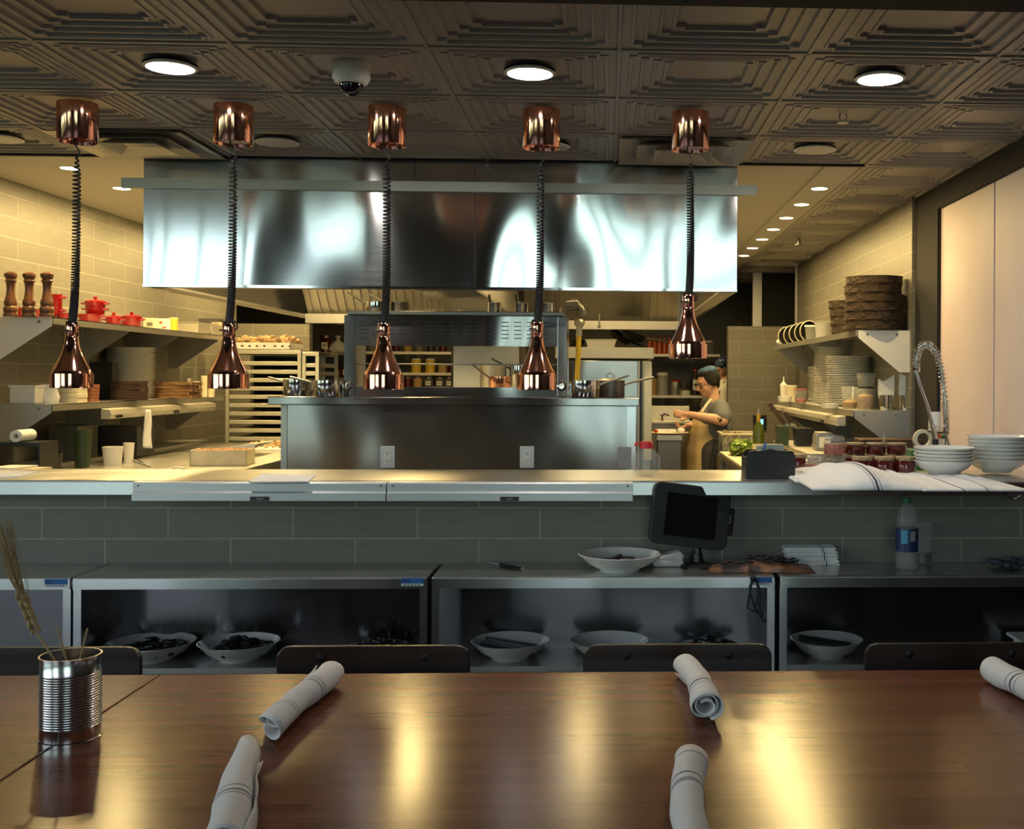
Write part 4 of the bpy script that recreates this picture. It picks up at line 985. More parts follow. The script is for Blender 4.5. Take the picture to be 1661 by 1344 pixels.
for u in (567, 911):
    p = wm(u, 626); m = MB(); m.T = Matrix.Translation((p.x, YM-.004, p.z)) @ Matrix.Rotation(PI/2, 4, 'X'); m.lathe([(.001, .045), (.014, .045), (.017, .040), (.017, .012), (.024, .008), (.026, 0), (.001, 0)], 24); m.build('knob', 'chrome', t)
p = wm(891, 527); m = MB(); n = 24; m.tube([(p.x+.036*math.cos(q*2*PI/n), YM-.002, p.z+.012*math.sin(q*2*PI/n)) for q in range(n)], .0012, 5, closed=True)
for q in range(5): m.bb(p.x-.022+q*.009, p.x-.016+q*.009, YM-.003, YM, p.z-.004, p.z+.004)
m.build('maker_badge', 'black', t)

# pots
def pot(x, y, z, r, h, label, mt='chrome', handle=None, lid=False, group='saucepans', name='saucepan', hm='steel_dull'):
    t = thing(name, label, 'pot', (x, y, z), 0, group)
    m = MB(); m.lathe([(.001, 0), (r*.96, 0), (r, .006), (r, h-.002), (r*1.03, h), (r*1.03, h+.002), (r*.97, h), (r*.96, .008), (.001, .008)], 36); m.build('pan_body', mt, t)
    if handle is not None:
        a, L, dz = handle; m = MB(); c, s = math.cos(a), math.sin(a)
        m.tube([(r*.98*c, r*.98*s, h*.75), ((r+.03)*c, (r+.03)*s, h*.9), ((r+L)*c, (r+L)*s, h+dz)], .006, 8); m.build('handle', hm, t)
    if lid:
        m = MB(); m.lathe([(.001, h+.016), (r*.5, h+.013), (r, h+.003), (r*1.02, h), (.001, h+.001)], 32); ld = m.build('lid', mt, t)
        m = MB(); m.tube([(-.02, 0, h+.014), (-.018, 0, h+.034), (0, 0, h+.044), (.018, 0, h+.034), (.02, 0, h+.014)], .004, 6); m.build('lid_loop', hm, ld)
    return t
yp = 5.80
G = 'saucepans on the cooking station shelf'
pot(W(482, 640, 5.86).x, 5.86, zs1, .072, .085, 'polished saucepan at the far left of the station shelf', handle=(2.7, .12, .01), group=G)
pot(W(531, 640, 5.70).x, 5.70, zs1, .078, .080, 'polished saucepan touching the broiler left post', handle=(2.75, .15, .018), group=G)
pot(W(948, 640, 5.72).x, 5.72, zs1, .080, .085, 'polished saucepan just right of the broiler', handle=(.12, .15, .03), group=G)
pot(W(990, 640, 5.90).x, 5.90, zs1, .076, .085, 'dark lidded saucepan at the right end of the station shelf', 'steel_dark', (.2, .16, .02), True, G)
zt2 = zt_+.022
G = 'small pans on top of the broiler'
pot(W(612, 490, 5.92).x, 5.92, zt2, .060, .055, 'polished pan with handle up left on top of the broiler', handle=(2.6, .15, .06), group=G)
pot(W(650, 490, 5.96).x, 5.96, zt2, .055, .055, 'polished pan behind the middle cord on top of the broiler', handle=(2.8, .14, .05), group=G)
for u, l in ((802, 'small polished pot left of three on the broiler top'), (846, 'small polished pot middle of three on the broiler top'), (889, 'small polished pot right of three on the broiler top')):
    pot(W(u, 490, 5.93).x, 5.93, zt2, .036, .055, l, handle=(2.0, .05, .05), group=G, hm='iron')
# gas pipe with hose
t = thing('gas_pipe', 'grey pipe elbow with yellow hose behind the broiler', 'gas pipe', (0, 0, 0)); YG = 6.9
g = lambda u, v: W(u, v, YG)
m = MB(); m.tube([g(912, 520), g(914, 502), g(922, 495), g(936, 494), g(944, 500), g(945, 512)], .024, 12); m.tube([g(919, 496), g(938, 494)], .031, 12); m.tube([g(945, 503), g(945, 512)], .034, 12); m.tube([g(922, 489), g(936, 486)], .008, 8); m.build('pipe', 'steel_dark', t)
m = MB(); m.ball(g(940, 523), .034, 14, 10); m.tube([g(940, 528), g(939, 545)], .020, 10); m.build('valve', 'steel_dull', t)
m = MB(); m.tube([g(939, 545), g(938, 575), g(936, 618), g(936, 640)], .016, 10); m.build('hose', 'yellow', t)
t = thing('hanging_ladle', 'long steel ladle hanging from the hood over the white box', 'ladle', (0, 0, 0)); m = MB(); g = lambda u, v: W(u, v, 8.545)
m.tube([g(971, 472), g(972, 500), g(972, 527)], .006, 8); m.tube([g(967, 475), g(968, 500)], .010, 8); m.ball(g(972, 529), .012, 10, 8); m.build('ladle_body', 'steel_dull', t)

# far stainless cabinet row
YC = 8.35
def cabinet(u0, u1, vtop, y, label, d=.7):
    x0, x1 = W(u0, 600, y).x, W(u1, 600, y).x; z = W((u0+u1)/2, vtop, y).z
    t = thing('steel_cabinet', label, 'cabinet', (x0, y, 0), 0)
    m = MB(); m.bb(0, x1-x0, 0, d, 0, z-.10); m.build('cabinet_body', 'steel_dull', t, bevel=.004)
    m = MB(); m.bb(-.02, x1-x0+.02, -.03, d, z-.085, z); m.build('top_ledge', 'alu_rack', t, bevel=.004)
    return t, x1-x0, z
t, w, z = cabinet(905, 1056, 563, YC, 'tall stainless oven cabinet right of the broiler')
m = MB(); m.bb(.02, w-.10, -.012, 0, .2, z-.10); m.build('door', 'steel_panel', t, bevel=.004)
m = MB(); m.bb(w-.085, w-.065, -.012, .0, .45, z-.10); m.build('door_gap', 'black', t)
m = MB(); m.bb(w-.055, w+.005, -.05, -.005, .9, z-.11); m.build('door_edge', 'alu_rack', t, bevel=.003)
# things on top of it
def onr(u, v, y): return W(u, v, y)
x = W(975, 560, 8.6).x; b = thing('white_tub', 'low white tub on top of the oven cabinet', 'tub', (x, 8.6, z)); m = MB(); m.prism([(-.10, 0), (.10, 0), (.118, .06), (-.118, .06)], -.08, .08, 'y'); m.build('tub_body', 'white_matte', b, bevel=.003)
m = MB(); m.bb(-.125, .125, -.088, .088, .06, .066); m.build('lid', 'paper', b, bevel=.002)
for (u, tilt, l, ry) in ((1006, .5, 'black frying pan tilted on the oven cabinet, left one', -.55), (1026, .3, 'black frying pan leaning on the other one with handle right', -.3)):
    x = W(u, 560, 8.62).x; b = thing('frying_pan', l, 'pan', (x, 8.62-(.1 if u > 1010 else 0), z+.085), 0, 'black frying pans'); b.rotation_euler = (.2, ry*-1, 0)
    m = MB(); m.lathe([(.001, -.02), (.075, -.02), (.105, .02), (.100, .02), (.072, -.012), (.001, -.012)], 28); m.build('pan_body', 'iron', b)
    m = MB(); m.tube([(.10, 0, .016), (.16, 0, .03), (.27, 0, .045)], .009, 8); m.build('handle', 'black', b)
x = W(925, 560, 8.6).x; b = thing('black_pan', 'black pan partly hidden behind the yellow hose', 'pan', (x, 8.6, z)); m = MB(); m.lathe([(.001, 0), (.09, 0), (.11, .06), (.105, .06), (.085, .008), (.001, .008)], 24); m.build('pan_body', 'iron', b)
# tan panel cabinet seen through the broiler
t, w, z = cabinet(735, 842, 540, 8.7, 'warm lit stainless panel seen through the broiler opening'); 
x = W(812, 620, 7.6)
pot(W(811, 628, 6.9).x, 6.9, W(811, 629, 6.9).z, .068, .07, 'small copper saucepan seen through the broiler', 'copper', (2.4, .2, .08), group='copper pans', hm='iron')
pot(W(800, 628, 7.25).x, 7.25, W(811, 629, 6.9).z, .085, .15, 'tall dull steel pot behind the small copper saucepan', 'steel_dull', None, group='pots behind the copper pan')
pot(W(841, 628, 7.25).x, 7.25, W(811, 629, 6.9).z, .06, .14, 'tall polished steel pot beside the dull one, seen through the broiler', 'chrome', (2.4, .2, .05), group='pots behind the copper pan', hm='iron')
zr = W(811, 629, 6.9).z
t = thing('range_shelf', 'steel shelf carrying the copper pan behind the broiler', 'shelf', (0, 0, 0)); m = MB(); m.bb(-1.2, -.45, 6.75, 7.4, zr-.03, zr); m.build('shelf_board', 'steel_dull', t)
m = MB(); m.bb(-1.18, -1.15, 6.8, 6.85, .92, zr-.03); m.bb(-.5, -.47, 6.8, 6.85, .92, zr-.03); m.bb(-1.18, -1.15, 7.28, 7.32, .92, zr-.03); m.bb(-.5, -.47, 7.28, 7.32, .92, zr-.03); m.build('shelf_post', 'steel_dark', t)

# ------------------------------------------------------------------ back shelving with jars and bottles
def shelf_unit(u0, u1, vs, y, d, label, m_='alu_rack', posts=True):
    x0, x1 = W(u0, 600, y).x, W(u1, 600, y).x; t = thing('wire_shelving', label, 'shelving', (x0, y, 0)); Z = []
    for v in vs:
        z = W((u0+u1)/2, v, y).z; Z.append(z); m = MB(); m.bb(0, x1-x0, 0, d, z-.03, z); m.build('shelf', m_, t)
    if posts:
        for xx in (0, x1-x0-.03):
            for yy in (0.001, d-.03):
                m = MB(); m.bb(xx, xx+.03, yy-.002, yy+.028, 0, Z[0]+.02); m.build('post', 'black', t)
    return Z
def jarlike(x, y, z, r, h, body, lidm, label, cat, group, name='storage_jar', white=False, neck=.5):
    t = thing(name, label, cat, (x, y, z), 0, group)
    if name in ('sauce_bottle',):
        m = MB(); m.lathe([(.001, 0), (r, 0), (r, h*.6), (r*.4, h*.8), (r*.35, h*.92), (.001, h*.92)], 16); m.build('bottle_body', body, t)
        m = MB(); m.lathe([(.001, h*.92), (r*.38, h*.92), (r*.38, h), (.001, h)], 12); m.build('cap', lidm, t)
    else:
        m = MB(); m.lathe([(.001, 0), (r, 0), (r, h*.82), (r*.9, h*.86), (.001, h*.86)], 18); m.build('jar_body', body, t)
        m = MB(); m.lathe([(.001, h*.86), (r*.95, h*.86), (r*.95, h), (.001, h)], 18); m.build('lid', lidm, t)
    if white:
        m = MB(); m.bb(-r*.55, r*.55, -r-.002, -r*.5, h*.2, h*.6); pl_ = m.build('paper_label', 'paper', t)
        m = MB(); m.bb(-r*.4, r*.35, -r-.0035, -r-.002, h*.38, h*.43); m.build('label_writing', 'black', pl_)
    return t
YB1 = 12.6
Z = shelf_unit(1052, 1172, (574, 641), YB1, .45, 'back wall shelving with bottles, behind the cook')
ordw = ['first', 'second', 'third', 'fourth', 'fifth', 'sixth', 'seventh']
for k in range(6):
    x = W(1047+k*8+7, 570, YB1+.15).x
    jarlike(x, YB1+.13+(k % 2)*.03, Z[0], .030, .21, 'orange', 'black', 'orange sauce bottle on the top back shelf, %s from the left' % ordw[k], 'bottle', 'orange sauce bottles', 'sauce_bottle')
for (u, r, h, b, l, lab, cat, nm) in ((1150, .06, .16, 'glass_thin', 'white_matte', 'clear crumpled bag tub on the top back shelf beside the man', 'tub', 'clear_tub'), (1142, .035, .19, 'steel_dark', 'steel_dull', 'tall dark shaker on the top back shelf', 'shaker', 'metal_shaker')):
    jarlike(W(u, 570, YB1+.15).x, YB1+.2, Z[0], r, h, b, l, lab, cat, None, nm)
jarlike(W(1075, 640, YB1+.1).x, YB1+.15, Z[1], .07, .26, 'grey', 'white_matte', 'big grey plastic jug on the lower back shelf', 'jug', None, 'plastic_jug')
x = W(1096, 640, YB1+.1).x; t = pot(x, YB1+.13, Z[1], .07, .15, 'steel container of red food on the lower back shelf', 'steel_dull', None, group=None, name='steel_bucket')
m = MB(); m.ball((0, 0, .15), (.062, .062, .035), 16, 8); m.build('contents', 'sauce', t)
jarlike(W(1128, 640, YB1+.1).x, YB1+.15, Z[1], .055, .30, 'black', 'redlid', 'black bottle with red cap on the lower back shelf', 'bottle', None, 'sauce_bottle', True)
jarlike(W(1113, 640, YB1+.1).x, YB1+.13, Z[1], .055, .055, 'white_matte', 'paper', 'low white tub on the lower back shelf', 'tub', None, 'white_tub')
jarlike(W(1060, 640, YB1+.1).x, YB1+.13, Z[1], .04, .22, 'crumb', 'steel_dark', 'tan filled jar at the left of the lower back shelf', 'jar', None, 'storage_jar')
Z2 = shelf_unit(586, 736, (570, 604, 628), YB1, .4, 'shelving with jars seen through the broiler opening')
rnd = random.Random(12)
for k in range(7):
    x = W(604+k*19, 565, YB1+.1).x; jarlike(x, YB1+.12, Z2[0], .045, .12, ['glass_thin', 'coal', 'jam', 'crumb'][k % 4], 'steel_dark', 'dark small jar on the upper jar shelf, %s from the left' % ordw[k], 'jar', 'jars on the upper jar shelf')
cols = ['jam', 'yellow', 'yellow', 'crumb', 'glass_thin']
for k, (u, c_, h) in enumerate(((672, 'yellow', .20), (695, 'yellow', .20), (716, 'crumb', .12), (730, 'jam', .12))):
    jarlike(W(u, 600, YB1).x, YB1+.12, Z2[1], .055, h*.8, c_, 'white_matte', ['yellow jar left of two tall ones on the middle jar shelf', 'yellow jar right of two tall ones on the middle jar shelf', 'tan low jar on the middle jar shelf', 'dark red jar at the end of the middle jar shelf'][k], 'jar', 'jars on the middle jar shelf')
for k, (u, c_) in enumerate(((660, 'jam'), (676, 'crumb'), (694, 'glass_thin'), (712, 'glass_thin'), (728, 'glass_thin'))):
    jarlike(W(u, 626, YB1).x, YB1+.06, Z2[2], .05, .12, c_, 'steel_dark', 'squat jar on the lowest jar shelf, %s from the left' % ordw[k], 'jar', 'jars on the lowest jar shelf', white=k > 1)
Z3 = shelf_unit(492, 583, (571, 612), YB1, .4, 'dark shelving left of the broiler against the back wall', 'steel_dark')
for k in range(4):
    x = W(520+k*12, 610, YB1).x; jarlike(x, YB1+.12, Z3[1], .035, .15, 'jam', 'black', 'dark bottle on the left back shelf, %s from the left' % ordw[k], 'bottle', 'dark bottles on the left back shelf', 'sauce_bottle', white=k % 2)
x = W(524, 570, YB1).x; jarlike(x, YB1+.12, Z3[0], .06, .19, 'jam', 'steel_dark', 'dark red jar with paper label on the left back shelf', 'jar', None, white=True)
t = thing('plastic_bag', 'pale plastic bag tied at the top on the left back shelf', 'bag', (W(543, 570, YB1).x, YB1+.15, Z3[0]))
m = MB(); m.lathe([(.001, 0), (.08, 0), (.10, .03), (.08, .09), (.02, .14), (.015, .16), (.04, .19), (.001, .17)], 18, rmod=lambda a, z: 1+.12*math.sin(a*5+z*30)); m.build('bag_body', 'paper', t)

# ------------------------------------------------------------------ left: wall shelves with brackets, food warmers, worktop
SXL = -2.85
y0 = YX(87, SXL); y1 = 8.43
zu = 1.52+(612-521)*y0/FPX; zl_ = 1.52-(659-612)*y0/FPX
def wall_shelf(label, xw, xf, ya, yb, z, nbr, steelm='steel_dull'):
    t = thing('wall_shelf', label, 'shelf', (0, 0, 0)); a, b = min(xw, xf), max(xw, xf)
    s = 1 if xf > xw else -1
    m = MB(); m.bb(a, b, ya, yb, z-.004, z)
    m.bb(min(xf, xf-s*.006), max(xf, xf-s*.006), ya, yb, z-.036, z); m.build('shelf_board', steelm, t)
    for k in range(nbr):
        y = ya+(yb-ya-.3)*k/(nbr-1)+(.0 if k == 0 else .15)
        m = MB(); m.prism([(xw, z-.004), (xf-s*.01, z-.004), (xf-s*.01, z-.045), (xw+s*.06, z-.245), (xw, z-.245)], y-.003, y+.0, 'y')
        m.build('bracket', 'bracket' if k == 0 and z > 1.6 else 'steel_dull', t)
        m = MB()
        for q in (.25, .8): m.ball((xw+(xf-xw)*q, y-.003, z-.024), .007, 10, 6)
        m.build('bolt', 'steel_dark', t)
    return t
wall_shelf('upper steel wall shelf on the left with mills and red pots', XL+.002, SXL, y0, y1, zu, 4)
wall_shelf('lower steel wall shelf on the left with plates and boards', XL+.002, SXL, y0, y1-.05, zl_, 4)
def warmer(label, x, ya, yb, z, s):
    t = thing('strip_warmer', label, 'food warmer', (x, 0, z)); m = MB()
    m.prism([(0, -.002), (s*.05, -.008), (s*.06, -.035), (s*.045, -.062), (0, -.062)], ya, yb, 'y'); m.build('housing', 'alu_rack', t, bevel=.002)
    m = MB(); c = (ya+yb)/2-.3; m.bb(min(s*.0525, s*.062), max(s*.0525, s*.062), c, c+.07, -.056, -.042); m.build('name_plate', 'black', t)
def YL_(u, x): return YX(u, x)
warmer('long strip warmer hanging under the lower left shelf, near half', SXL+.003, YX(163, SXL), YX(250, SXL), zl_-.036, 1)
warmer('long strip warmer hanging under the lower left shelf, far half', SXL+.003, YX(250, SXL)+.01, YX(337, SXL), zl_-.036, 1)

def SL(u, X, z): return Vector((X, YX(u, X), z))
def px2(y): return y/FPX
# pepper mills
prof = [(.001, 0), (.034, 0), (.035, .010), (.031, .018), (.034, .030), (.034, .044), (.028, .052), (.030, .062), (.031, .075), (.024, .095), (.020, .120), (.019, .145), (.022, .172), (.028, .184), (.022, .190), (.026, .196), (.031, .208), (.030, .219), (.018, .228), (.001, .230)]
for k, (u, y) in enumerate(((17, 5.80), (47, 5.82), (76, 5.80))):
    p = W(u, 520, y); t = thing('pepper_mill', 'tall turned wooden pepper mill, %s on the upper left shelf' % ['leftmost', 'middle one', 'rightmost'][k], 'pepper mill', (p.x, y, zu), 0, 'wooden pepper mills')
    m = MB(); m.lathe([q for q in prof if q[1] <= .184], 28); m.build('mill_body', 'woodmill', t)
    m = MB(); m.lathe([(.001, .184)]+[q for q in prof if q[1] >= .184], 28); m.build('mill_head', 'woodmill', t)
# red enamel cocottes
def cocotte(x, y, z, r, h, label, lid=True, oval=1.0):
    t = thing('red_casserole', label, 'casserole', (x, y, z), 0, 'red enamel casseroles on the left shelf')
    m = MB(); m.lathe([(.001, 0), (r*.86, 0), (r*.95, .006), (r, h-.004), (r*1.03, h), (r*.96, h), (r*.9, .01), (.001, .01)], 28); m.build('pot_body', 'red', t)
    for s in (-1, 1): m = MB(); m.tube([(s*r*.96, -.018, h*.75), (s*(r+.018), -.012, h*.8), (s*(r+.018), .012, h*.8), (s*r*.96, .018, h*.75)], .005, 6); m.build('side_handle', 'red', t)
    if lid:
        m = MB(); m.lathe([(.001, h), (r*1.02, h), (r*1.02, h+.006), (r*.8, h+.012), (r*.15, h+.018), (.001, h+.018)], 28); ld = m.build('lid', 'red', t)
        m = MB(); m.lathe([(.001, h+.018), (.006, h+.018), (.012, h+.028), (.010, h+.034), (.001, h+.035)], 16); m.build('lid_knob', 'red', ld)
    return t
XC = -3.0
def cc(u, w, h, label, lid=True, dz=0, X=XC): y = YX(u, X); return cocotte(X, y, zu+dz, w*y/FPX/2, h*y/FPX, label, lid)
cc(37, 22, 18, 'red casserole glimpsed between the left and middle pepper mills', False, X=-3.13)
cc(61, 22, 18, 'red casserole glimpsed between the middle and right pepper mills', False, X=-3.13)
for q in range(2): cc(91, 17, 22, 'red mini casserole right of the mills, %s of two stacked' % ['lower', 'upper'][q], False, dz=q*.072, X=-3.06)
cc(106, 22, 13, 'low red casserole left of the first lamp cord', False)
cc(146, 34, 15, 'wide red casserole right of the first lamp cord, carrying others', False)
cc(154, 29, 12, 'red casserole stacked on the wide one', False, dz=.053)
cc(154, 31, 9, 'lidded red casserole on top of the stack', True, dz=.095)
cc(184, 24, 13, 'low red casserole in the middle of the red row', True)
cc(213, 30, 17, 'red lidded casserole at the right end of the red row', True)
def boxthing(name, label, cat, u, X, z, w, d, h, m_, group=None, rz=0, part='box_body', bevel=.002):
    y = YX(u, X); t = thing(name, label, cat, (X, y, z), rz, group); m = MB(); m.bb(-w/2, w/2, -d/2, d/2, 0, h); m.build(part, m_, t, bevel=bevel); return t
t = boxthing('carton', 'cream carton with barcode beside the red casseroles', 'carton', 245, -3.0, zu, .085, .05, .078, 'card')
m = MB()
for q in range(9): m.bb(-.02+q*.0045, -.018+q*.0045+.001*(q % 2), -.0268, -.0255, .025, .05)
m.build('barcode', 'black', t)
t = boxthing('carton', 'cream carton with orange print next to the barcode carton', 'carton', 265, -3.0, zu, .075, .05, .085, 'paper')
m = MB(); m.bb(-.02, .0, -.0268, -.0255, .05, .066); m.bb(.0, .028, -.0268, -.0255, .02, .03); m.build('print', 'orange', t)
t = thing('yellow_canister', 'yellow canister on the upper left shelf', 'canister', (-3.02, YX(281, -3.02), zu)); m = MB(); m.lathe([(.001, 0), (.03, 0), (.03, .095), (.001, .095)], 20); m.build('can_body', 'yellow', t); m = MB(); m.lathe([(.001, .095), (.031, .095), (.031, .105), (.001, .106)], 20); m.build('lid', 'card', t)
def pan(name, label, cat, u, X, z, w, d, h, m_, group=None):
    y = YX(u, X); t = thing(name, label, cat, (X, y, z), 0, group); m = MB(); tk = .004
    m.bb(-w/2, w/2, -d/2, d/2, 0, tk); m.bb(-w/2, -w/2+tk, -d/2, d/2, tk, h); m.bb(w/2-tk, w/2, -d/2, d/2, tk, h); m.bb(-w/2+tk, w/2-tk, -d/2, -d/2+tk, tk, h); m.bb(-w/2+tk, w/2-tk, d/2-tk, d/2, tk, h)
    m.bb(-w/2-.008, w/2+.008, -d/2-.008, -d/2, h-.004, h); m.bb(-w/2-.008, w/2+.008, d/2, d/2+.008, h-.004, h)
    m.build('pan_body', m_, t); return t
for k, (u, l) in enumerate(((312, 'steel food pan, left of two on the upper left shelf'), (336, 'steel food pan, right of two on the upper left shelf'))): pan('food_pan', l, 'pan', u, -3.0, zu, .16, .22, .085, 'alu_rack', 'steel food pans on the upper left shelf')
boxthing('dark_box', 'dark box standing behind the food pans', 'box', 342, -3.12, zu, .16, .1, .15, 'steel_dark')
boxthing('carton', 'cream carton half behind the second lamp on the upper shelf', 'carton', 351, -2.98, zu, .06, .05, .11, 'card')
# lower left shelf
t = boxthing('white_tub', 'white square tub near the front end of the lower left shelf', 'tub', 44, -3.03, zl_+.0, .13, .1, .085, 'white_matte', bevel=.006); m = MB(); m.bb(-.07, .07, -.055, .055, .085, .095); m.build('lid', 'paper', t, bevel=.003)
t = thing('black_tray', 'black tray under the white tub on the lower left shelf', 'tray', (-3.05, YX(40, -3.05)+.06, zl_)); m = MB(); m.bb(-.07, .07, -.06, .02, 0, .022); m.build('tray_body', 'black', t, bevel=.006)
t = thing('paper_bag', 'crumpled pale paper bag left of the white cartons', 'bag', (-2.97, YX(78, -2.97), zl_))
m = MB(); m.lathe([(.001, 0), (.045, 0), (.055, .03), (.048, .07), (.035, .10), (.001, .085)], 18, rmod=lambda a, z: 1+.13*math.sin(a*4+z*50)); m.build('bag_body', 'paper', t)
for q in range(4):
    y = YX(111, -2.95); t = thing('cream_carton', 'flat cream carton, %s of the pile behind the first lamp' % ['lowest', 'second from the bottom', 'third from the bottom', 'topmost'][q], 'carton', (-2.95+.002*(q % 2), y, zl_+q*.0265), 0, 'pile of cream cartons'); m = MB(); m.bb(-.075, .075, -.06, .06, 0, .0255); m.build('carton_body', 'card', t, bevel=.002)
for q in range(5):
    y = YX(145, -2.93); t = thing('brown_box', 'flat reddish brown box beside the cream cartons, %s in its pile' % (ordw[q]+' from the bottom'), 'box', (-2.93+.001*q, y, zl_+q*.0195), 0, 'pile of reddish brown boxes'); m = MB(); m.bb(-.032, .032, -.05, .05, 0, .0185); m.build('box_body', mat('brick red card', (.22, .07, .03), .7) if 'brk' not in M else M['brk'], t, bevel=.001)
t = boxthing('black_board', 'upright black board behind the brown boxes on the lower shelf', 'board', 168, -3.08, zl_, .14, .08, .23, 'black_matte')
# stacked plates and boards
def platestack(x, y, z, r, n, pitch, word, group, sq=1.0):
    first = thing('dinner_plate', 'white plate at the bottom of %s' % word, 'plate', (x, y, z), 0, group)
    m = MB(); m.lathe([(.001, .003), (r*.60, .003), (r*.62, 0), (r*.68, 0), (r*.72, .004), (r*.98, pitch*1.15), (r, pitch*1.35), (r*.97, pitch*1.4), (r*.70, .007), (.001, .006)], 40); m.build('plate_body', 'white', first)
    for k in range(1, n):
        a = random.uniform(0, 6.28); q = .0018
        dup(first, (x+q*math.cos(a), y+q*math.sin(a), z+k*pitch), label=('white plate on the very top of %s' % word) if k == n-1 else 'white plate inside %s' % word)
yq = YX(212, -3.06); platestack(-3.06, yq, zl_, 72*yq/FPX/2, 30, (80*yq/FPX)/30, 'the tall plate stack on the lower left shelf', 'plates in the tall left stack')
def boards(u, X, z, n, w, d, th, m_, word, group, name='wooden_board'):
    y = YX(u, X)
    for q in range(n):
        t = thing(name, 'wooden serving board, %s from the bottom of %s' % (ordw[q], word), 'board', (X+random.uniform(-.008, .008), y+random.uniform(-.01, .01), z+q*th), random.uniform(-.06, .06), group)
        m = MB(); m.prism(rrect(w, d, .012, 4), 0, th-.001, 'z'); m.build('board_body', m_, t)
boards(212, -2.90, zl_, 7, .16, .14, .0165, 'boarddark', 'the dark pile before the plates', 'dark serving boards') if False else None
yb_ = YX(208, -2.86)
for q in range(7):
    t = thing('wooden_board', 'dark wooden board, %s from the bottom of the pile before the plates' % ordw[q], 'board', (-2.885+random.uniform(-.004, .004), yb_-.25+random.uniform(-.008, .008), zl_+q*.0165), random.uniform(-.05, .05), 'dark serving boards')
    t.location.y = 6.80; t.location.x = W(209, 640, t.location.y).x+random.uniform(-.004, .004)
    m = MB(); m.prism(rrect(.185, .12, .012, 4), 0, .0155, 'z'); m.build('board_body', 'boarddark', t)
for q in range(5):
    y = 7.45; t = thing('wooden_board', 'tan wooden board, %s from the bottom of the pile right of the plates' % ordw[q], 'board', (W(285+(-1)**q*2, 640, y).x, y, zl_+q*.0215), random.uniform(-.1, .1), 'tan serving boards')
    m = MB(); m.prism(rrect(.27, .17, .012, 4), 0, .020, 'z'); m.build('board_body', 'board', t)
for k, (u, h, w) in enumerate(((294, .13, .04), (308, .11, .05), (322, .15, .05), (333, .12, .05))):
    y = 7.75; t = thing('white_cup', 'pale plastic container behind the tan boards, %s from the left' % ordw[k], 'container', (W(u, 620, y).x, y+.12, zl_), 0, 'pale containers behind the boards'); m = MB(); m.lathe([(.001, 0), (w*.42, 0), (w*.5, h), (.001, h)], 16); m.build('cup_body', 'card', t)
t = thing('shelf_towel', 'white cloth strip hanging under the left strip warmer', 'cloth', (0, 0, 0)); xq = SXL+.075; yq = YX(239, xq); m = MB(); g = lambda u, v: W(u, v, yq)
a, b, c_, d_ = g(233, 664), g(245, 664), g(231, 726), g(246, 727)
def fcl(i, j): p = (a*(1-i)+b*i)*(1-j)+(c_*(1-i)+d_*i)*j; return p+Vector((.004*math.sin(j*7), .006*math.sin(i*5+j*4), 0))
m.grid(fcl, 8, 14); o = m.build('cloth_strip', 'linen', t, fix=False); s = o.modifiers.new('s', 'SOLIDIFY'); s.thickness = .003
# left worktop, a chilled prep counter
ZW = 1.02
t = thing('prep_counter', 'long stainless prep counter along the left wall', 'counter', (0, 0, 0))
m = MB(); m.bb(XL+.01, -1.93, 4.75, 8.42, ZW-.045, ZW); m.build('worktop', 'steel_top', t, bevel=.004)
m = MB(); m.bb(XL+.01, -1.98, 4.8, 8.38, 0, ZW-.045); m.build('counter_body', 'steel_dull', t)
m = MB(); m.bb(XL+.01, -2.95, 4.8, 8.38, ZW, ZW+.02); m.build('rear_ledge', 'steel_dull', t, bevel=.002)
m = MB(); a = WZ(199, 736, ZW+.02); b = WZ(243, 757, ZW+.002); m.bar((a.x, a.y, ZW+.022), (b.x, b.y, ZW+.004), .012, .008); m.build('lid_seam', 'chrome', t)
# open box lid, box of filling, trays
def cp(u, v): return WZ(u, v, ZW)
p = cp(360, 759); t = thing('white_food_box', 'open white box filled with browned food on the prep counter', 'box', (W(362, 700, 6.35).x, 6.35, ZW), .12)
m = MB(); w, d, h = .30, .24, .085
m.bb(-w/2, w/2, -d/2, d/2, 0, .004); m.bb(-w/2, -w/2+.006, -d/2, d/2, 0, h); m.bb(w/2-.006, w/2, -d/2, d/2, 0, h); m.bb(-w/2, w/2, -d/2, -d/2+.006, 0, h); m.bb(-w/2, w/2, d/2-.006, d/2, 0, h); m.build('box_body', 'card', t)
m = MB(); m.grid(lambda i, j: Vector(((i-.5)*(w-.014), (j-.5)*(d-.014), .075+.008*math.sin(i*40+j*13)*math.sin(j*37)+.006*math.sin(i*90))), 40, 30); m.build('filling', 'meat', t, fix=False)
t = thing('open_lid', 'raised steel lid tilted open on the prep counter', 'lid', (W(372, 710, 7.0).x, 7.0, ZW)); m = MB(); m.prism([(-.13, .0), (-.10, 0), (.15, .055), (.17, .075), (.14, .075), (-.02, .05)], 0, .35, 'y'); m.build('lid_panel', 'steel_dull', t)
y = 7.55; t = thing('paper_tray', 'white lined tray of chopped food beside the station', 'tray', (W(436, 730, y).x-.02, y, ZW)); m = MB(); m.bb(-.13, .16, -.15, .35, 0, .02); m.build('tray_body', 'paper', t, bevel=.003)
m = MB(); rnd = random.Random(4)
for k in range(60): m.ball((rnd.uniform(-.10, .14), rnd.uniform(-.1, .32), .026+rnd.random()*.02), (.02, .014, .010), 7, 5, Matrix.Rotation(rnd.random()*3, 3, 'Z'))
tag(m.build('chopped_food', 'mush', t), kind='stuff')
t = thing('twist_wrap', 'scrap of crumpled white wrap on the prep counter', 'wrap', (W(289, 757, 6.0).x, 6.0, ZW)); m = MB(); m.tube([(-.03, 0, .004), (-.015, .01, .012), (.01, -.004, .008), (.035, .006, .004)], .005, 6); m.build('wrap_body', 'paper', t)
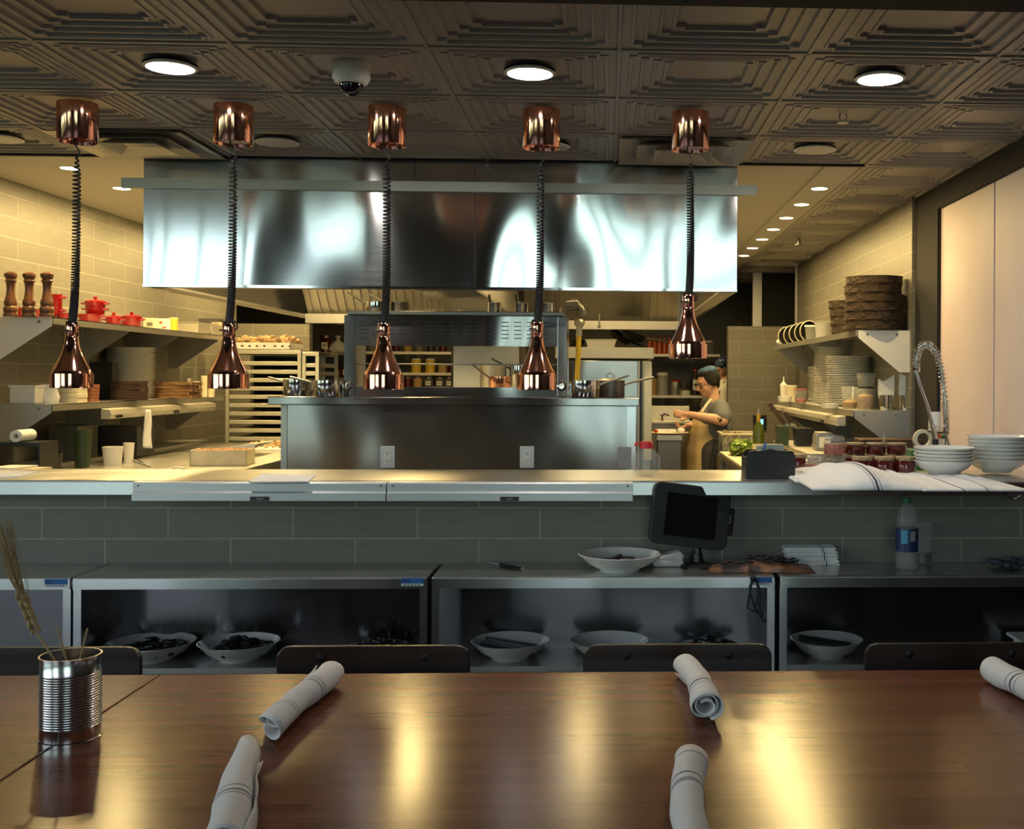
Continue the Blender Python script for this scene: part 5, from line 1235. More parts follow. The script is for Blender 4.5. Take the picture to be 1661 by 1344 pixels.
# near-left carton, roll, containers under the shelf
p = W(33, 757, 5.15); t = thing('carton_box', 'open cream carton at the left end of the prep counter', 'carton', (p.x, 5.15, ZW), -.1); m = MB(); m.bb(-.10, .10, -.08, .08, 0, .075); m.build('carton_body', 'card', t, bevel=.002); m = MB(); m.bb(-.105, .03, -.09, .085, .076, .082); m.build('lid_flap', 'paper', t)
yy = 5.62
t = thing('paper_roll', 'white paper roll lying under the lower left shelf', 'paper roll', (W(38, 706, yy).x, yy, W(38, 706, yy).z)); m = MB(); m.T = Matrix.Rotation(PI/2, 4, 'X'); m.lathe([(.012, -.07), (.030, -.07), (.030, .07), (.012, .07), (.012, -.07)], 24); m.build('roll_body', 'paper', t)
zr_ = W(38, 706, yy).z-.030
t = thing('black_rack', 'black rack holding the paper roll on the prep counter', 'rack', (W(38, 706, yy).x, yy, ZW+.0)); m = MB(); m.bb(-.11, .12, -.08, .10, zr_-ZW-.02, zr_-ZW); m.bb(-.11, -.10, -.08, .10, 0, zr_-ZW-.02); m.bb(.11, .12, -.08, .10, 0, zr_-ZW-.02); m.build('rack_frame', 'black', t)
for (u, y, r, h, mm, l) in ((134, 6.1, .045, .20, 'olive', 'tall dark green container under the lower left shelf'), (183, 6.3, .055, .10, 'white_matte', 'white cup with a slanted side under the shelf'), (209, 6.5, .03, .11, 'white_matte', 'small white cup right of the slanted one'), (85, 5.8, .05, .10, 'black', 'round black container on the left end of the counter')):
    t = thing('kitchen_container', l, 'container', (W(u, 700, y).x, y, ZW)); m = MB(); m.lathe([(.001, 0), (r*.8, 0), (r, h), (r*.93, h), (r*.74, .006), (.001, .006)], 20); m.build('container_body', mm, t)
boxthing('black_bin', 'black bin behind the white cups on the left', 'bin', 196, -2.95, ZW+.02, .30, .25, .17, 'black_matte')
boxthing('black_bin', 'black bin beside the tall green container', 'bin', 120, -3.05, ZW+.02, .16, .25, .19, 'steel_dark')

# bakers rack with trays, mushroom boxes on top
YR = 8.45
def wr(u, v): return W(u, v, YR)
def bakers_rack(u0, u1, vt, vb, y, label, mt, nsl):
    x0, x1 = W(u0, 600, y).x, W(u1, 600, y).x; zt = W((u0+u1)/2, vt, y).z
    t = thing('bakers_rack', label, 'rack', (x0, y, 0)); w = x1-x0
    for xx in (0, w-.025):
        for yy2 in (0, .58): m = MB(); m.bb(xx, xx+.025, yy2, yy2+.025, .05, zt); m.build('post', mt, t)
    m = MB(); m.bb(0, w, 0, .60, zt, zt+.03); m.build('top_frame', mt, t, bevel=.003)
    zz = zt-.085
    for k in range(nsl):
        m = MB(); m.bb(.026, w-.026, .004, .59, zz, zz+.030); m.build('sheet_tray', mt, t, bevel=.003); zz -= .063
    m = MB(); m.bb(.0, w, .59, .60, .1, zt-.002); m.build('rear_panel', 'black', t)
    return t
bakers_rack(366, 488, 574, 700, YR, 'white baker rack with sheet trays on the left', 'alu_rack', 12)
bakers_rack(490, 517, 577, 700, YR, 'narrow end rack beside the baker rack', 'alu_rack', 2)
zt = wr(430, 567).z
for q, (u, l) in enumerate(((420, 'white printed tray of mushrooms, left of two on the rack'), (468, 'white printed tray of mushrooms, right of two on the rack'))):
    x = W(u-6, 560, YR+.15).x; w = .30 if q == 0 else .15
    t = thing('mushroom_tray', l, 'food tray', (x, YR+.2, zt+.004), 0, 'mushroom trays on the rack'); m = MB(); m.bb(-w/2, w/2, -.18, .18, 0, .05); m.build('tray_body', 'paper', t, bevel=.002)
    m = MB()
    for k in range(5 if q == 0 else 3):
        x_ = -w/2+.03+k*.055; m.bb(x_, x_+.018, -.182, -.18, .018, .030)
    m.build('tray_print', 'black', t)
    m = MB(); rnd = random.Random(20+q)
    for k in range(90 if q == 0 else 50):
        e = rnd.random(); xx = rnd.uniform(-w/2+.02, w/2-.01); yy3 = rnd.uniform(-.16, .16); m.ball((xx, yy3, .055+rnd.random()*.055*(1-abs(yy3)/.25)), (.022, .018, .014), 7, 5, Matrix.Rotation(rnd.random()*3, 3, 'X'))
    o = m.build('mushroom_heap', 'mush', None, loc=(x, YR+.2, zt+.004)); tag(o, 'heap of tan mushrooms in the %s printed tray' % ('left' if q == 0 else 'right'), 'mushrooms', kind='stuff')
# ------------------------------------------------------------------ right side: shelves, worktop, baskets, plates
SXR = 1.445
yr0 = 6.39
zur, zlr = 1.802, 1.335
wall_shelf('upper steel wall shelf on the right carrying woven baskets', XR-.002, SXR, yr0, 9.6, zur, 3)
wall_shelf('lower steel wall shelf on the right with stacked plates', XR-.002, SXR-.02, yr0, 9.5, zlr, 3)
warmer('strip warmer hanging under the lower right shelf, near half', SXR-.025, YX(1363, SXR-.06), 7.95, zlr-.036, -1)
warmer('strip warmer hanging under the lower right shelf, far half', SXR-.025, 7.96, 9.3, zlr-.036, -1)
def basket(x, y, z, r, h, label):
    t = thing('woven_basket', label, 'basket', (x, y, z), random.uniform(0, 3), 'dark woven baskets on the upper right shelf')
    m = MB(); m.lathe([(.001, 0), (r*.95, 0), (r*1.0, h*.2), (r*.99, h*.8), (r*1.015, h), (r*.96, h), (r*.93, .01), (.001, .01)], 48, rmod=lambda a, zz: 1+.012*math.sin(a*40+zz*160))
    m.build('basket_body', 'basket', t)
hb = .052
xb = W(1427, 480, 6.75).x
for q in range(6):
    basket(1.578+(.004 if q == 3 else 0)-(.008 if q == 4 else 0), 6.52, zur+q*(hb+.001), .174-(.0 if q < 4 else .007), hb, 'dark woven basket, %s from the bottom of the taller pile' % ordw[q])
for q in range(4):
    basket(1.585-.006*q, 7.06, zur+q*(hb+.001), .150, hb, 'dark woven basket, %s from the bottom of the lower pile' % ordw[q])
# bowls on edge, containers
for k in range(5):
    u = 1270+k*9; y = YX(u, 1.50); t = thing('black_bowl', 'black bowl with pale rim standing on edge, %s from the far end' % ordw[k], 'bowl', (1.50, y, zur+.079), 0, 'black bowls on the upper right shelf'); t.rotation_euler = (PI/2*1.05, 0, .35)
    m = MB(); m.lathe([(.001, 0), (.05, 0), (.075, .05), (.078, .05), (.078, .055), (.05, .008), (.001, .008)], 24); m.build('bowl_body', 'black', t)
    m = MB(); n = 20; m.tube([(.077*math.cos(q*2*PI/n), .077*math.sin(q*2*PI/n), .054) for q in range(n)], .004, 6, closed=True); m.build('rim', 'card', t)
for (u, r, h, mm, l) in ((1316, .05, .115, 'glass_thin', 'tall clear container right of the black bowls'), (1335, .06, .125, 'grey', 'hazy plastic tub beside the lower basket pile')):
    y = YX(u, 1.53); t = thing('plastic_tub', l, 'tub', (1.53, y, zur)); m = MB(); m.lathe([(.001, 0), (r*.85, 0), (r, h*.9), (r*.95, h*.9), (r*.8, .006), (.001, .006)], 20); m.build('tub_body', mm, t); m = MB(); m.lathe([(.001, h*.9), (r*1.05, h*.9), (r*1.05, h), (.001, h)], 20); m.build('lid', 'glass_thin' if mm == 'grey' else 'paper', t)
t = thing('white_bundle', 'small white cloth bundle at the far end of the upper right shelf', 'cloth', (1.50, YX(1268, 1.50), zur)); m = MB(); m.ball((0, 0, .03), (.05, .05, .03), 14, 8); m.ball((.02, .01, .055), (.035, .03, .025), 14, 8); m.build('bundle_body', 'linen', t)
# lower right shelf
yq = 8.05; platestack(W(1348, 640, yq).x, yq, zlr, 58*yq/FPX/2, 27, .0150, 'the far plate stack on the lower right shelf', 'plates in the far right stack')
yq = 7.35; platestack(W(1376, 640, yq).x-.0, yq, zlr, 76*yq/FPX/2*.98, 22, .0148, 'the near plate stack on the lower right shelf', 'plates in the near right stack')
yq = 8.75; platestack(W(1330, 640, yq).x, yq, zlr, .10, 18, .0150, 'the farthest low stack on the lower right shelf', 'plates in the farthest right stack')
def cont(name, label, cat, u, y, z, r, h, bm_, lidm=None, fill=None, r2=None, vv=640):
    x = W(u, vv, y).x; t = thing(name, label, cat, (x, y, z)); r2 = r2 or r
    m = MB(); m.lathe([(.001, 0), (r*.82, 0), (r2, h), (r2*.96, h), (r*.78, .006), (.001, .006)], 24); m.build('container_body', bm_, t, fix=bm_ != 'glass_thin')
    if fill: m = MB(); m.lathe([(.001, .007), (r*.77, .007), (r*.86, h*fill[1]), (r*.3, h*(fill[1]+.12)), (.001, h*(fill[1]+.14))], 20); m.build('contents', fill[0], t)
    if lidm: m = MB(); m.lathe([(.001, h), (r2*1.04, h), (r2*1.04, h+.008), (.001, h+.008)], 24); m.build('lid', lidm, t)
    return t
cont('deli_container', 'clear deli tub of tan crumbs, lower one of two stacked', 'tub', 1404, 6.62, zlr, .062, .125, 'glass_thin', None, ('crumb', .62))
cont('deli_container', 'empty clear deli cup stacked above the crumb tub', 'tub', 1405, 6.62, zlr+.135, .058, .075, 'glass_thin', 'glass_thin', None)
cont('egg_tub', 'low clear tub with an egg left of the crumb tub', 'tub', 1378, 6.72, zlr, .052, .135, 'glass_thin', None, ('crumb', .30))
cont('white_ramekin', 'white spoon holder tray tucked under the near plates', 'tray', 1346, 6.85, zlr, .06, .03, 'white', None)
for k, (u, l, hh) in enumerate(((1437, 'steel cup with parchment cones, left of two by the post', .21), (1470, 'steel cup with parchment cones, right of two by the post', .245))):
    y = 6.50; x = W(u, 640, y).x; t = thing('steel_cup', l, 'cup', (x, y, zlr), 0, 'steel cups with parchment cones')
    m = MB(); m.lathe([(.001, 0), (.036, 0), (.041, .088), (.039, .088), (.034, .005), (.001, .005)], 24); m.build('cup_body', 'chrome', t)
    m = MB(); rnd = random.Random(k)
    for q in range(4):
        a = rnd.uniform(-.5, .5); x1 = rnd.uniform(-.02, .02)
        m.prism([(-.028+x1*.3, .03), (.028+x1*.3, .03), (.042+x1*.4, .10), (.040+x1*.5, hh-.012*q), (.008+x1, hh-.025-.01*q), (-.040+x1*.4, hh-.06+.012*q), (-.042+x1*.4, .10)], -.014+q*.009, -.013+q*.009, 'y')
    m.build('parchment', 'paper', t, fix=False)
for (nm, l, cat, u, y, r, h, bm_, lm) in (('squeeze_bottle', 'white squeeze bottle with pointed tip at the far end', 'bottle', 1271, 9.2, .03, .13, 'white_matte', None), ('stacked_tubs', 'cream round tub with lid behind the pink tub', 'tub', 1283, 8.9, .05, .12, 'card', 'white_matte'), ('pink_tub', 'clear tub with pink liquid on the lower right shelf', 'tub', 1299, 8.0, .048, .10, 'glass_thin', 'pinkcup')):
    t = cont(nm, l, cat, u, y, zlr, r, h, bm_, lm, ('pinkcup', .3) if nm == 'pink_tub' else None)
    if nm == 'squeeze_bottle': m = MB(); m.lathe([(.001, h), (r, h), (r*.4, h+.02), (.006, h+.03), (.003, h+.07), (.001, h+.07)], 16); m.build('nozzle', 'white_matte', t)
t = cont('white_bowl', 'small white bowl on the shelf beside the pink tub', 'bowl', 1273, 8.6, zlr, .06, .045, 'white', None)
t = cont('mixing_bowl', 'dark steel bowl hanging under the far end of the upper shelf', 'bowl', 1308, 8.3, zlr+.17, .10, .09, 'steel_dark', None) if False else None
# worktop on the right
ZR2 = .97
t = thing('prep_counter', 'stainless counter along the right wall with a cutting board rail', 'counter', (0, 0, 0))
m = MB(); m.bb(.82, XR-.005, 4.95, 8.05, ZR2-.04, ZR2); m.build('worktop', 'steel_top', t, bevel=.004)
m = MB(); m.bb(.86, XR-.005, 5.0, 8.02, 0, ZR2-.04); m.build('counter_body', 'steel_dull', t)
m = MB(); m.bb(1.20, XR-.005, 6.6, 8.0, ZR2, ZR2+.10); m.build('rear_riser', 'steel_dull', t, bevel=.003)
t = thing('cutting_board', 'long pale cutting board on the right counter', 'cutting board', (0, 0, ZR2)); m = MB(); m.bb(.815, 1.10, 5.4, 8.0, 0, .018); m.build('board_body', 'card', t, bevel=.003)
# salad bin
t = thing('food_bin', 'clear bin of salad leaves beside the cook', 'bin', (W(1198, 720, 8.22).x, 8.22, ZR2-.02)); m = MB(); w, d, h = .27, .30, .16
for a in ((-w/2, -w/2+.004, -d/2, d/2), (w/2-.004, w/2, -d/2, d/2), (-w/2, w/2, -d/2, -d/2+.004), (-w/2, w/2, d/2-.004, d/2)): m.bb(a[0], a[1], a[2], a[3], 0, h)
m.build('bin_wall', 'glass_thin', t, fix=False); m = MB(); m.bb(-w/2-.012, w/2+.012, -d/2-.012, -d/2+.002, h-.006, h+.008); m.bb(-w/2-.012, w/2+.012, d/2, d/2+.012, h-.006, h+.008); m.bb(-w/2-.012, -w/2, -d/2, d/2, h-.006, h+.008); m.bb(w/2, w/2+.012, -d/2, d/2, h-.006, h+.008); m.build('rim', 'card', t)
t = thing('bin_stand', 'steel stand under the salad bin', 'stand', (W(1198, 720, 8.22).x, 8.22, 0)); m = MB(); m.bb(-.15, .3, -.155, .16, .88, ZR2-.022); m.bb(-.15, .3, -.15, .16, 0, .88); m.build('stand_body', 'steel_dull', t)
def leaves(cx, cy, cz, sx, sy, sz, n, m_, seed, label):
    rnd = random.Random(seed); m = MB()
    for k in range(n):
        R = Matrix.Rotation(rnd.random()*6.3, 3, 'Z') @ Matrix.Rotation(rnd.uniform(-1.2, 1.2), 3, 'X'); c = Vector((rnd.uniform(-sx, sx), rnd.uniform(-sy, sy), rnd.uniform(0, sz))); s = rnd.uniform(.024, .044); ph = rnd.random()*6
        m.grid(lambda i, j: c+R @ Vector(((i-.5)*2*s, (j-.5)*2*s*math.sin(PI*(.15+.7*i)), .35*s*math.sin(i*9+ph)*math.cos(j*8))), 5, 4)
    o = m.build('salad_leaves', m_, None, fix=False, loc=(cx, cy, cz)); return tag(o, label, 'salad', kind='stuff')
leaves(W(1192, 715, 8.22).x, 8.22, ZR2+.02, .07, .12, .11, 120, 'leafred', 1, 'reddish brown salad leaves in the clear bin')
leaves(W(1210, 727, 7.55).x-.02, 7.6, ZR2+.03, .055, .10, .07, 130, 'leaf', 2, 'bright green lettuce heaped on the cutting board')
# wine bottle
y = 7.25; x = W(1230, 720, y).x; t = thing('wine_bottle', 'green glass wine bottle with gold neck foil', 'bottle', (x, y, ZR2+.019)); m = MB(); m.lathe([(.001, 0), (.037, 0), (.037, .19), (.030, .215), (.015, .24), (.013, .25)], 24); m.build('bottle_body', 'wine', t); m = MB(); m.lathe([(.0135, .235), (.0145, .24), (.0145, .295), (.001, .297)], 20); m.build('foil', 'foil', t)
m = MB(); m.lathe([(.0375, .03), (.038, .03), (.038, .10), (.0375, .10)], 24); m.build('label', 'card', t)
m = MB(); m.lathe([(.001, .297), (.008, .297), (.006, .33), (.001, .33)], 10); m.build('pourer', 'steel_dull', t)
# wall screen on the partition
y = 10.3; p = W(1232, 684, y); t = thing('wall_timer', 'black wall timer with lit blue display on the tiled partition', 'timer', (p.x, y-.001, p.z)); m = MB(); m.bb(-.062, .062, -.03, 0, -.065, .065); m.build('case', 'black', t, bevel=.004); m = MB(); m.bb(-.03, .03, -.032, -.0305, -.022, .026); m.build('display', 'lcd', t)
# knives and bins under the lower right shelf
y = 7.35
t = thing('black_bin', 'black utensil bin on the right counter', 'bin', (W(1302, 700, y).x, y, ZR2+.10)); m = MB(); m.prism([(-.05, 0), (.05, 0), (.06, .12), (-.06, .12)], -.06, .06, 'y'); m.build('bin_body', 'black', t, bevel=.004)
t = thing('knife_holder', 'dark green knife holder on the right counter', 'holder', (W(1272, 700, y).x, y+.1, ZR2+.10)); m = MB(); m.bb(-.04, .04, -.05, .05, 0, .13); m.build('holder_body', 'olive', t, bevel=.004)
for k, (a, b) in enumerate((((1272, 686), (1247, 653)), ((1283, 684), (1272, 668)))):
    P, Q = W(a[0], a[1], y+.1), W(b[0], b[1], y+.1); o = thing('knife', 'knife with reddish wooden handle in the holder, %s' % ['longer leaning one', 'shorter one'][k], 'knife', P, 0, 'knives in the holder'); m = MB(); m.bar((0, 0, 0), Q-P, .020, .028); m.build('handle', 'boarddark', o, bevel=.003); m = MB(); m.bar((0, 0, 0), (P-Q).normalized()*.06, .003, .03); m.build('blade', 'chrome', o)
y = 6.9; t = thing('napkin_dispenser', 'steel napkin dispenser with rounded top on the right counter', 'dispenser', (W(1336, 700, y).x, y, ZR2+.10)); m = MB(); P = [(-.06, 0), (.06, 0), (.06, .09), (.045, .115), (-.045, .115), (-.06, .09)]; m.prism(P, -.06, .06, 'y'); m.build('dispenser_body', 'steel_dull', t, bevel=.004); m = MB(); m.bb(-.04, .04, -.064, -.06, .02, .085); m.build('slot', 'paper', t)
y = 6.3; t = thing('black_bowl', 'wide black bowl beside the napkin dispenser', 'bowl', (W(1376, 708, y).x, y, ZR2)); m = MB(); m.lathe([(.001, 0), (.06, 0), (.11, .14), (.10, .20), (.09, .20), (.05, .01), (.001, .01)], 24); m.build('bowl_body', 'black', t)
t = thing('brown_crate', 'dark brown crate under the lower right shelf', 'crate', (W(1448, 710, 5.95).x, 6.05, ZR2)); m = MB(); m.bb(-.17, .17, -.1, .1, 0, .22); m.build('crate_body', 'boarddark', t, bevel=.004)
y = 5.6; t = thing('squeeze_bottle', 'small white squeeze bottle before the dark crate', 'bottle', (W(1434, 712, y).x, y, ZR2)); m = MB(); m.lathe([(.001, 0), (.032, 0), (.032, .20), (.015, .225), (.006, .235), (.004, .27), (.001, .27)], 20); m.build('bottle_body', 'glass_thin', t, fix=False); m = MB(); m.lathe([(.001, .004), (.028, .004), (.028, .19), (.001, .19)], 18); m.build('contents', 'grey', t)
# sink deck with spring faucet
t = thing('sink_counter', 'stainless sink deck behind the pass on the right', 'counter', (0, 0, 0)); m = MB(); m.bb(.86, XP-.03, 4.50, 4.92, .98, 1.02); m.build('deck', 'steel_top', t, bevel=.003); m = MB(); m.bb(.88, XP-.03, 4.52, 4.92, .1, .98); m.build('sink_body', 'steel_dull', t)
YFa = 4.72; g = lambda u, v: W(u, v, YFa)
t = thing('spring_faucet', 'tall chrome pre-rinse faucet with exposed spring hose', 'faucet', (0, 0, 0))
m = MB(); b_ = g(1541, 727); m.tube([(b_.x, YFa, 1.02), tuple(g(1541, 727))], .012, 12); m.tube([tuple(g(1541, 727)), tuple(g(1534, 700)), tuple(g(1533, 660)), tuple(g(1531, 625))], .007, 10); m.build('riser', 'chrome', t)
# arc centre line of the spring
arc = [g(1534, 705), g(1535, 680), g(1533, 650), g(1530, 620), g(1526, 595), g(1520, 575), g(1511, 562), g(1502, 558), g(1494, 562), g(1488, 575), g(1486, 592), g(1486, 603)]
def spline(P, n):
    out = []
    for k in range(n+1):
        s = k/n*(len(P)-1); i = min(int(s), len(P)-2); f = s-i
        p0, p1, p2, p3 = P[max(i-1, 0)], P[i], P[i+1], P[min(i+2, len(P)-1)]
        out.append(.5*((2*p1)+(p2-p0)*f+(2*p0-5*p1+4*p2-p3)*f*f+(3*p1-p0-3*p2+p3)*f**3))
    return out
S = spline(arc, 900); hel = []; ph = 0
for k, p in enumerate(S):
    f = k/len(S); tn = (S[min(k+1, 900)]-S[max(k-1, 0)]).normalized(); a = tn.cross(Vector((0, 1, 0))).normalized(); b = Vector((0, 1, 0))
    pitch = 2.2 if f < .18 or f > .93 else .85
    ph += .36*pitch*1.0; hel.append(p+a*(.016*math.cos(ph))+b*(.016*math.sin(ph)))
m = MB(); m.tube(hel, .0021, 5); m.build('spring', 'chrome', t)
m = MB(); m.tube([tuple(p) for p in spline(arc, 60)], .0075, 8); m.build('hose', 'steel_dull', t)
m = MB(); m.tube([tuple(g(1486, 603)), tuple(g(1492, 625)), tuple(g(1503, 655)), tuple(g(1513, 690))], lambda s: .0075+.002*s, 10); m.tube([tuple(g(1513, 690)), tuple(g(1517, 712))], .013, 12); m.build('spray_handle', 'chrome', t)
m = MB(); m.tube([tuple(g(1517, 712)), tuple(g(1518, 730))], .014, 12); m.build('spray_head', 'black', t)
m = MB(); m.tube([tuple(g(1504, 699)), tuple(g(1534, 702))], .004, 8); m.build('hook', 'chrome', t)
# items near the faucet
y = 4.80
t = thing('label_bottle', 'white capped bottle with tan band behind the faucet', 'bottle', (W(1516, 700, y).x, y, 1.02)); m = MB(); m.lathe([(.001, 0), (.027, 0), (.027, .30), (.001, .30)], 20); m.build('bottle_body', 'white_matte', t); m = MB(); m.lathe([(.0275, .24), (.028, .24), (.028, .27), (.0275, .27)], 20); m.build('tan_band', 'orange', t); m = MB(); m.lathe([(.001, .30), (.026, .30), (.026, .355), (.001, .355)], 20); m.build('cap', 'paper', t)
for q in range(1): pass
t = thing('tape_roll', 'beige ring of tape standing behind the bowls', 'tape', (W(1497, 712, y-.06).x, y-.06, W(1497, 712, y-.06).z)); n = 28; m = MB(); m.T = Matrix.Rotation(PI/2, 4, 'X'); m.lathe([(.028, -.014), (.042, -.014), (.042, .014), (.028, .014), (.028, -.014)], 30); m.build('tape_ring', 'card', t)
zt_r = t.location.z-.042
t = thing('green_tub', 'green tub beneath the tape ring behind the jars', 'tub', (W(1490, 735, y-.06).x, y-.06, 1.02)); m = MB(); m.bb(-.05, .05, -.07, .07, 0, zt_r-1.02); m.build('tub_body', 'green', t, bevel=.005)
t = thing('label_can', 'small can with green and white label beside the faucet', 'can', (W(1526, 712, y+.07).x, y+.08, 1.02)); m = MB(); m.lathe([(.001, 0), (.026, 0), (.026, .25), (.001, .25)], 20); m.build('can_body', 'green', t); m = MB(); m.grid(lambda i, j: Vector((.0265*math.cos(-2.2+i*1.2), .0265*math.sin(-2.2+i*1.2), .19+.045*j)), 8, 1); m.build('label', 'paper', t, fix=False)
t = thing('jar_pedestal', 'low steel rack behind the pass under the preserve jars', 'rack', (0, 0, 0)) if False else None

# ------------------------------------------------------------------ sink bench and the tray in front of the cook
y = 9.3
t = thing('sink_bench', 'white sink bench against the back behind the cook', 'sink', (W(1090, 700, y).x, y, 0)); z = W(1090, 683, y).z
m = MB(); m.bb(-.17, .17, 0, .35, z-.02, z); m.bb(-.17, .17, .33, .35, z, z+.12); m.build('basin_rim', 'alu_rack', t, bevel=.003)
m = MB(); m.bb(-.17, .17, .01, .33, 0, z-.02); m.build('bench_body', 'steel_dark', t)
m = MB(); m.tube([(-.08, .05, z), (-.08, .05, z+.05), (-.06, .04, z+.06), (-.03, -.02, z+.05)], .008, 8); m.tube([(-.10, .05, z+.05), (-.06, .05, z+.05)], .006, 6); m.build('tap', 'steel_dark', t)
y = 8.35
xt = W(1100, 700, y).x; zt = W(1100, 703, y).z
t = thing('dough_bench', 'dark steel bench holding the tray in front of the cook', 'bench', (xt, y, 0)); m = MB(); m.bb(-.16, .03, .0, .35, zt-.05, zt-.012); m.build('bench_top', 'steel_dull', t); m = MB(); m.bb(-.15, .02, .02, .33, 0, zt-.05); m.build('bench_body', 'steel_dark', t)
t = thing('serving_tray', 'round pale tray with food below the cook hands', 'tray', (xt-.06, y+.14, zt-.011)); m = MB(); m.lathe([(.001, 0), (.11, 0), (.15, .012), (.148, .016), (.11, .005), (.001, .005)], 36); m.build('tray_body', 'card', t)
m = MB(); m.bar((-.11, -.06, .028), (.05, -.04, .028), .03, .025); m.ball((.09, -.03, .03), (.03, .03, .022), 12, 8); m.build('bread', 'paper', t)
m = MB(); m.ball((-.105, -.07, .026), (.018, .018, .016), 10, 8); m.build('tomato', 'sauce', t)

# ------------------------------------------------------------------ people
def body(name, mb_, m_, parent, vox=.010, sm=4):
    o = mb_.build(name, m_, parent, fix=False)
    r = o.modifiers.new('r', 'REMESH'); r.mode = 'VOXEL'; r.voxel_size = vox; r.use_smooth_shade = True
    s = o.modifiers.new('s', 'SMOOTH'); s.iterations = sm; s.factor = .5
    return o
def hand(m, wrist, d, side, curl=.6, s=1.0):
    # palm, four unequal bent fingers and a thumb leaving the side of the palm
    d = Vector(d).normalized(); side = Vector(side); side = (side-d*side.dot(d)).normalized(); nrm_ = d.cross(side).normalized()
    w = Vector(wrist); pc = w+d*.045*s
    m.cap(w, w+d*.03*s, .021*s, .024*s); 
    for q in (-1.4, -.45, .45, 1.4): m.cap(w+d*.02*s, w+d*.085*s+side*q*.016*s, .015*s, .012*s, 8)
    for q, L in ((-1.4, .9), (-.45, 1.0), (.45, .95), (1.4, .75)):
        a = w+d*.085*s+side*q*.0175*s; dd = (d*math.cos(curl*.7)-nrm_*math.sin(curl*.7)); b = a+dd*.034*L*s
        dd2 = (d*math.cos(curl*1.7)-nrm_*math.sin(curl*1.7)); c = b+dd2*.026*L*s; dd3 = (d*math.cos(curl*2.4)-nrm_*math.sin(curl*2.4)); e = c+dd3*.018*L*s
        m.cap(a, b, .0100*s, .0092*s, 8); m.cap(b, c, .0092*s, .0086*s, 8); m.cap(c, e, .0086*s, .0078*s, 8)
    a = w+d*.022*s-side*.022*s; b = a+(d*.6-side*.7-nrm_*.3).normalized()*.034*s; c = b+(d*.9-side*.1-nrm_*.4).normalized()*.028*s
    m.cap(a, b, .014*s, .011*s, 8); m.cap(b, c, .011*s, .0095*s, 8)
def head(m, c, R, s=1.0):
    # cranium, jaw, cheeks, nose, brow, lips, ears; local +x is where the face looks
    P = lambda x, y_, z_: Vector(c)+R @ Vector((x*s, y_*s, z_*s))
    m.ball(P(-.012, 0, .030), (.095*s, .075*s, .090*s), 20, 14, R); m.ball(P(.022, 0, -.020), (.066*s, .060*s, .080*s), 18, 12, R)
    m.ball(P(.050, 0, -.078), (.030*s, .032*s, .024*s), 14, 10, R); m.ball(P(.010, 0, -.066), (.055*s, .052*s, .034*s), 14, 10, R)
    m.cap(P(.078, 0, .012), P(.104, 0, -.026), .010*s, .014*s, 10); m.cap(P(.090, -.012, -.032), P(.090, .012, -.032), .009*s, .009*s, 8)
    m.ball(P(.078, 0, .030), (.018*s, .045*s, .012*s), 12, 8, R)
    m.ball(P(.077, 0, -.052), (.012*s, .022*s, .007*s), 12, 8, R); m.ball(P(.075, 0, -.062), (.011*s, .019*s, .007*s), 12, 8, R)
    for q in (-1, 1): m.ball(P(.050, q*.036, -.025), (.030*s, .022*s, .026*s), 12, 8, R); m.ball(P(-.008, q*.074, -.005), (.016*s, .007*s, .028*s), 10, 8, R)
    return P
# the woman at the bench
yw = 8.62; org = Vector((W(1150, 700, yw).x, yw, 0))
t = thing('person', 'person with glasses, blue cap and tan apron working over a tray', 'person', org)
g = lambda u, v, dy=0: W(u, v, yw+dy)-org
hc = g(1149, 621); Rh = Matrix.Rotation(PI+.35, 3, 'Z') @ Matrix.Rotation(.28, 3, 'Y')
m = MB(); P = head(m, hc, Rh, .98)
m.cap(P(-.02, 0, -.06), g(1159, 658), .046, .050)
m.cap(g(1159, 672), g(1158, 735), .10, .12); m.cap(g(1160, 664, -.11), g(1162, 664, .12), .045, .045)
m.cap(g(1150, 740, -.08), Vector((0, -.09, .1)), .10, .05); m.cap(g(1152, 740, .08), Vector((0, .09, .1)), .10, .05)
m.ball(Vector((-.05, -.09, .045)), (.12, .045, .04), 14, 8); m.ball(Vector((-.05, .09, .045)), (.12, .045, .04), 14, 8)
sh = g(1168, 662, -.14); el = g(1173, 682, -.24); wr_ = g(1118, 672, -.26)
m.cap(sh, el, .056, .046); m.cap(el, wr_, .045, .027); hand(m, wr_, Vector((-1, -.05, .06)), Vector((0, .15, 1)), .8, 1.0)
sh2 = g(1150, 656, .17); el2 = g(1146, 690, .12); wr2 = g(1122, 689, -.04)
m.cap(sh2, el2, .052, .042); m.cap(el2, wr2, .040, .027); hand(m, wr2, Vector((-1, -.25, -.25)), Vector((0, 1, 0)), .8, 1.0)
body('body', m, 'skin', t, .008, 3)
m = MB(); m.cap(g(1161, 678), g(1160, 738), .135, .155); m.cap(g(1162, 667, -.13), g(1163, 667, .14), .068, .068); m.cap(g(1150, 678, -.06), g(1150, 678, .08), .085, .085); m.cap(sh+Vector((0, 0, .0)), sh+(el-sh)*.75, .074, .070); m.cap(sh2, sh2+(el2-sh2)*.55, .070, .064); m.ball(g(1162, 694), (.13, .17, .15), 18, 12)
body('tee_shirt', m, 'tee', t, .012, 4)
m = MB()
m.cap(g(1145, 700), g(1143, 735), .145, .165); m.cap(g(1144, 735), g(1144, 810), .175, .165); m.ball(g(1140, 706), (.11, .15, .13), 18, 12); m.ball(g(1142, 682), (.070, .10, .09), 16, 10)
body('apron', m, 'apron', t, .012, 5)
m = MB(); m.cap(g(1156, 735, -.08), Vector((0, -.09, .12)), .13, .08); m.cap(g(1156, 735, .08), Vector((0, .09, .12)), .13, .08); body('trousers', m, 'pants', t, .014, 3)
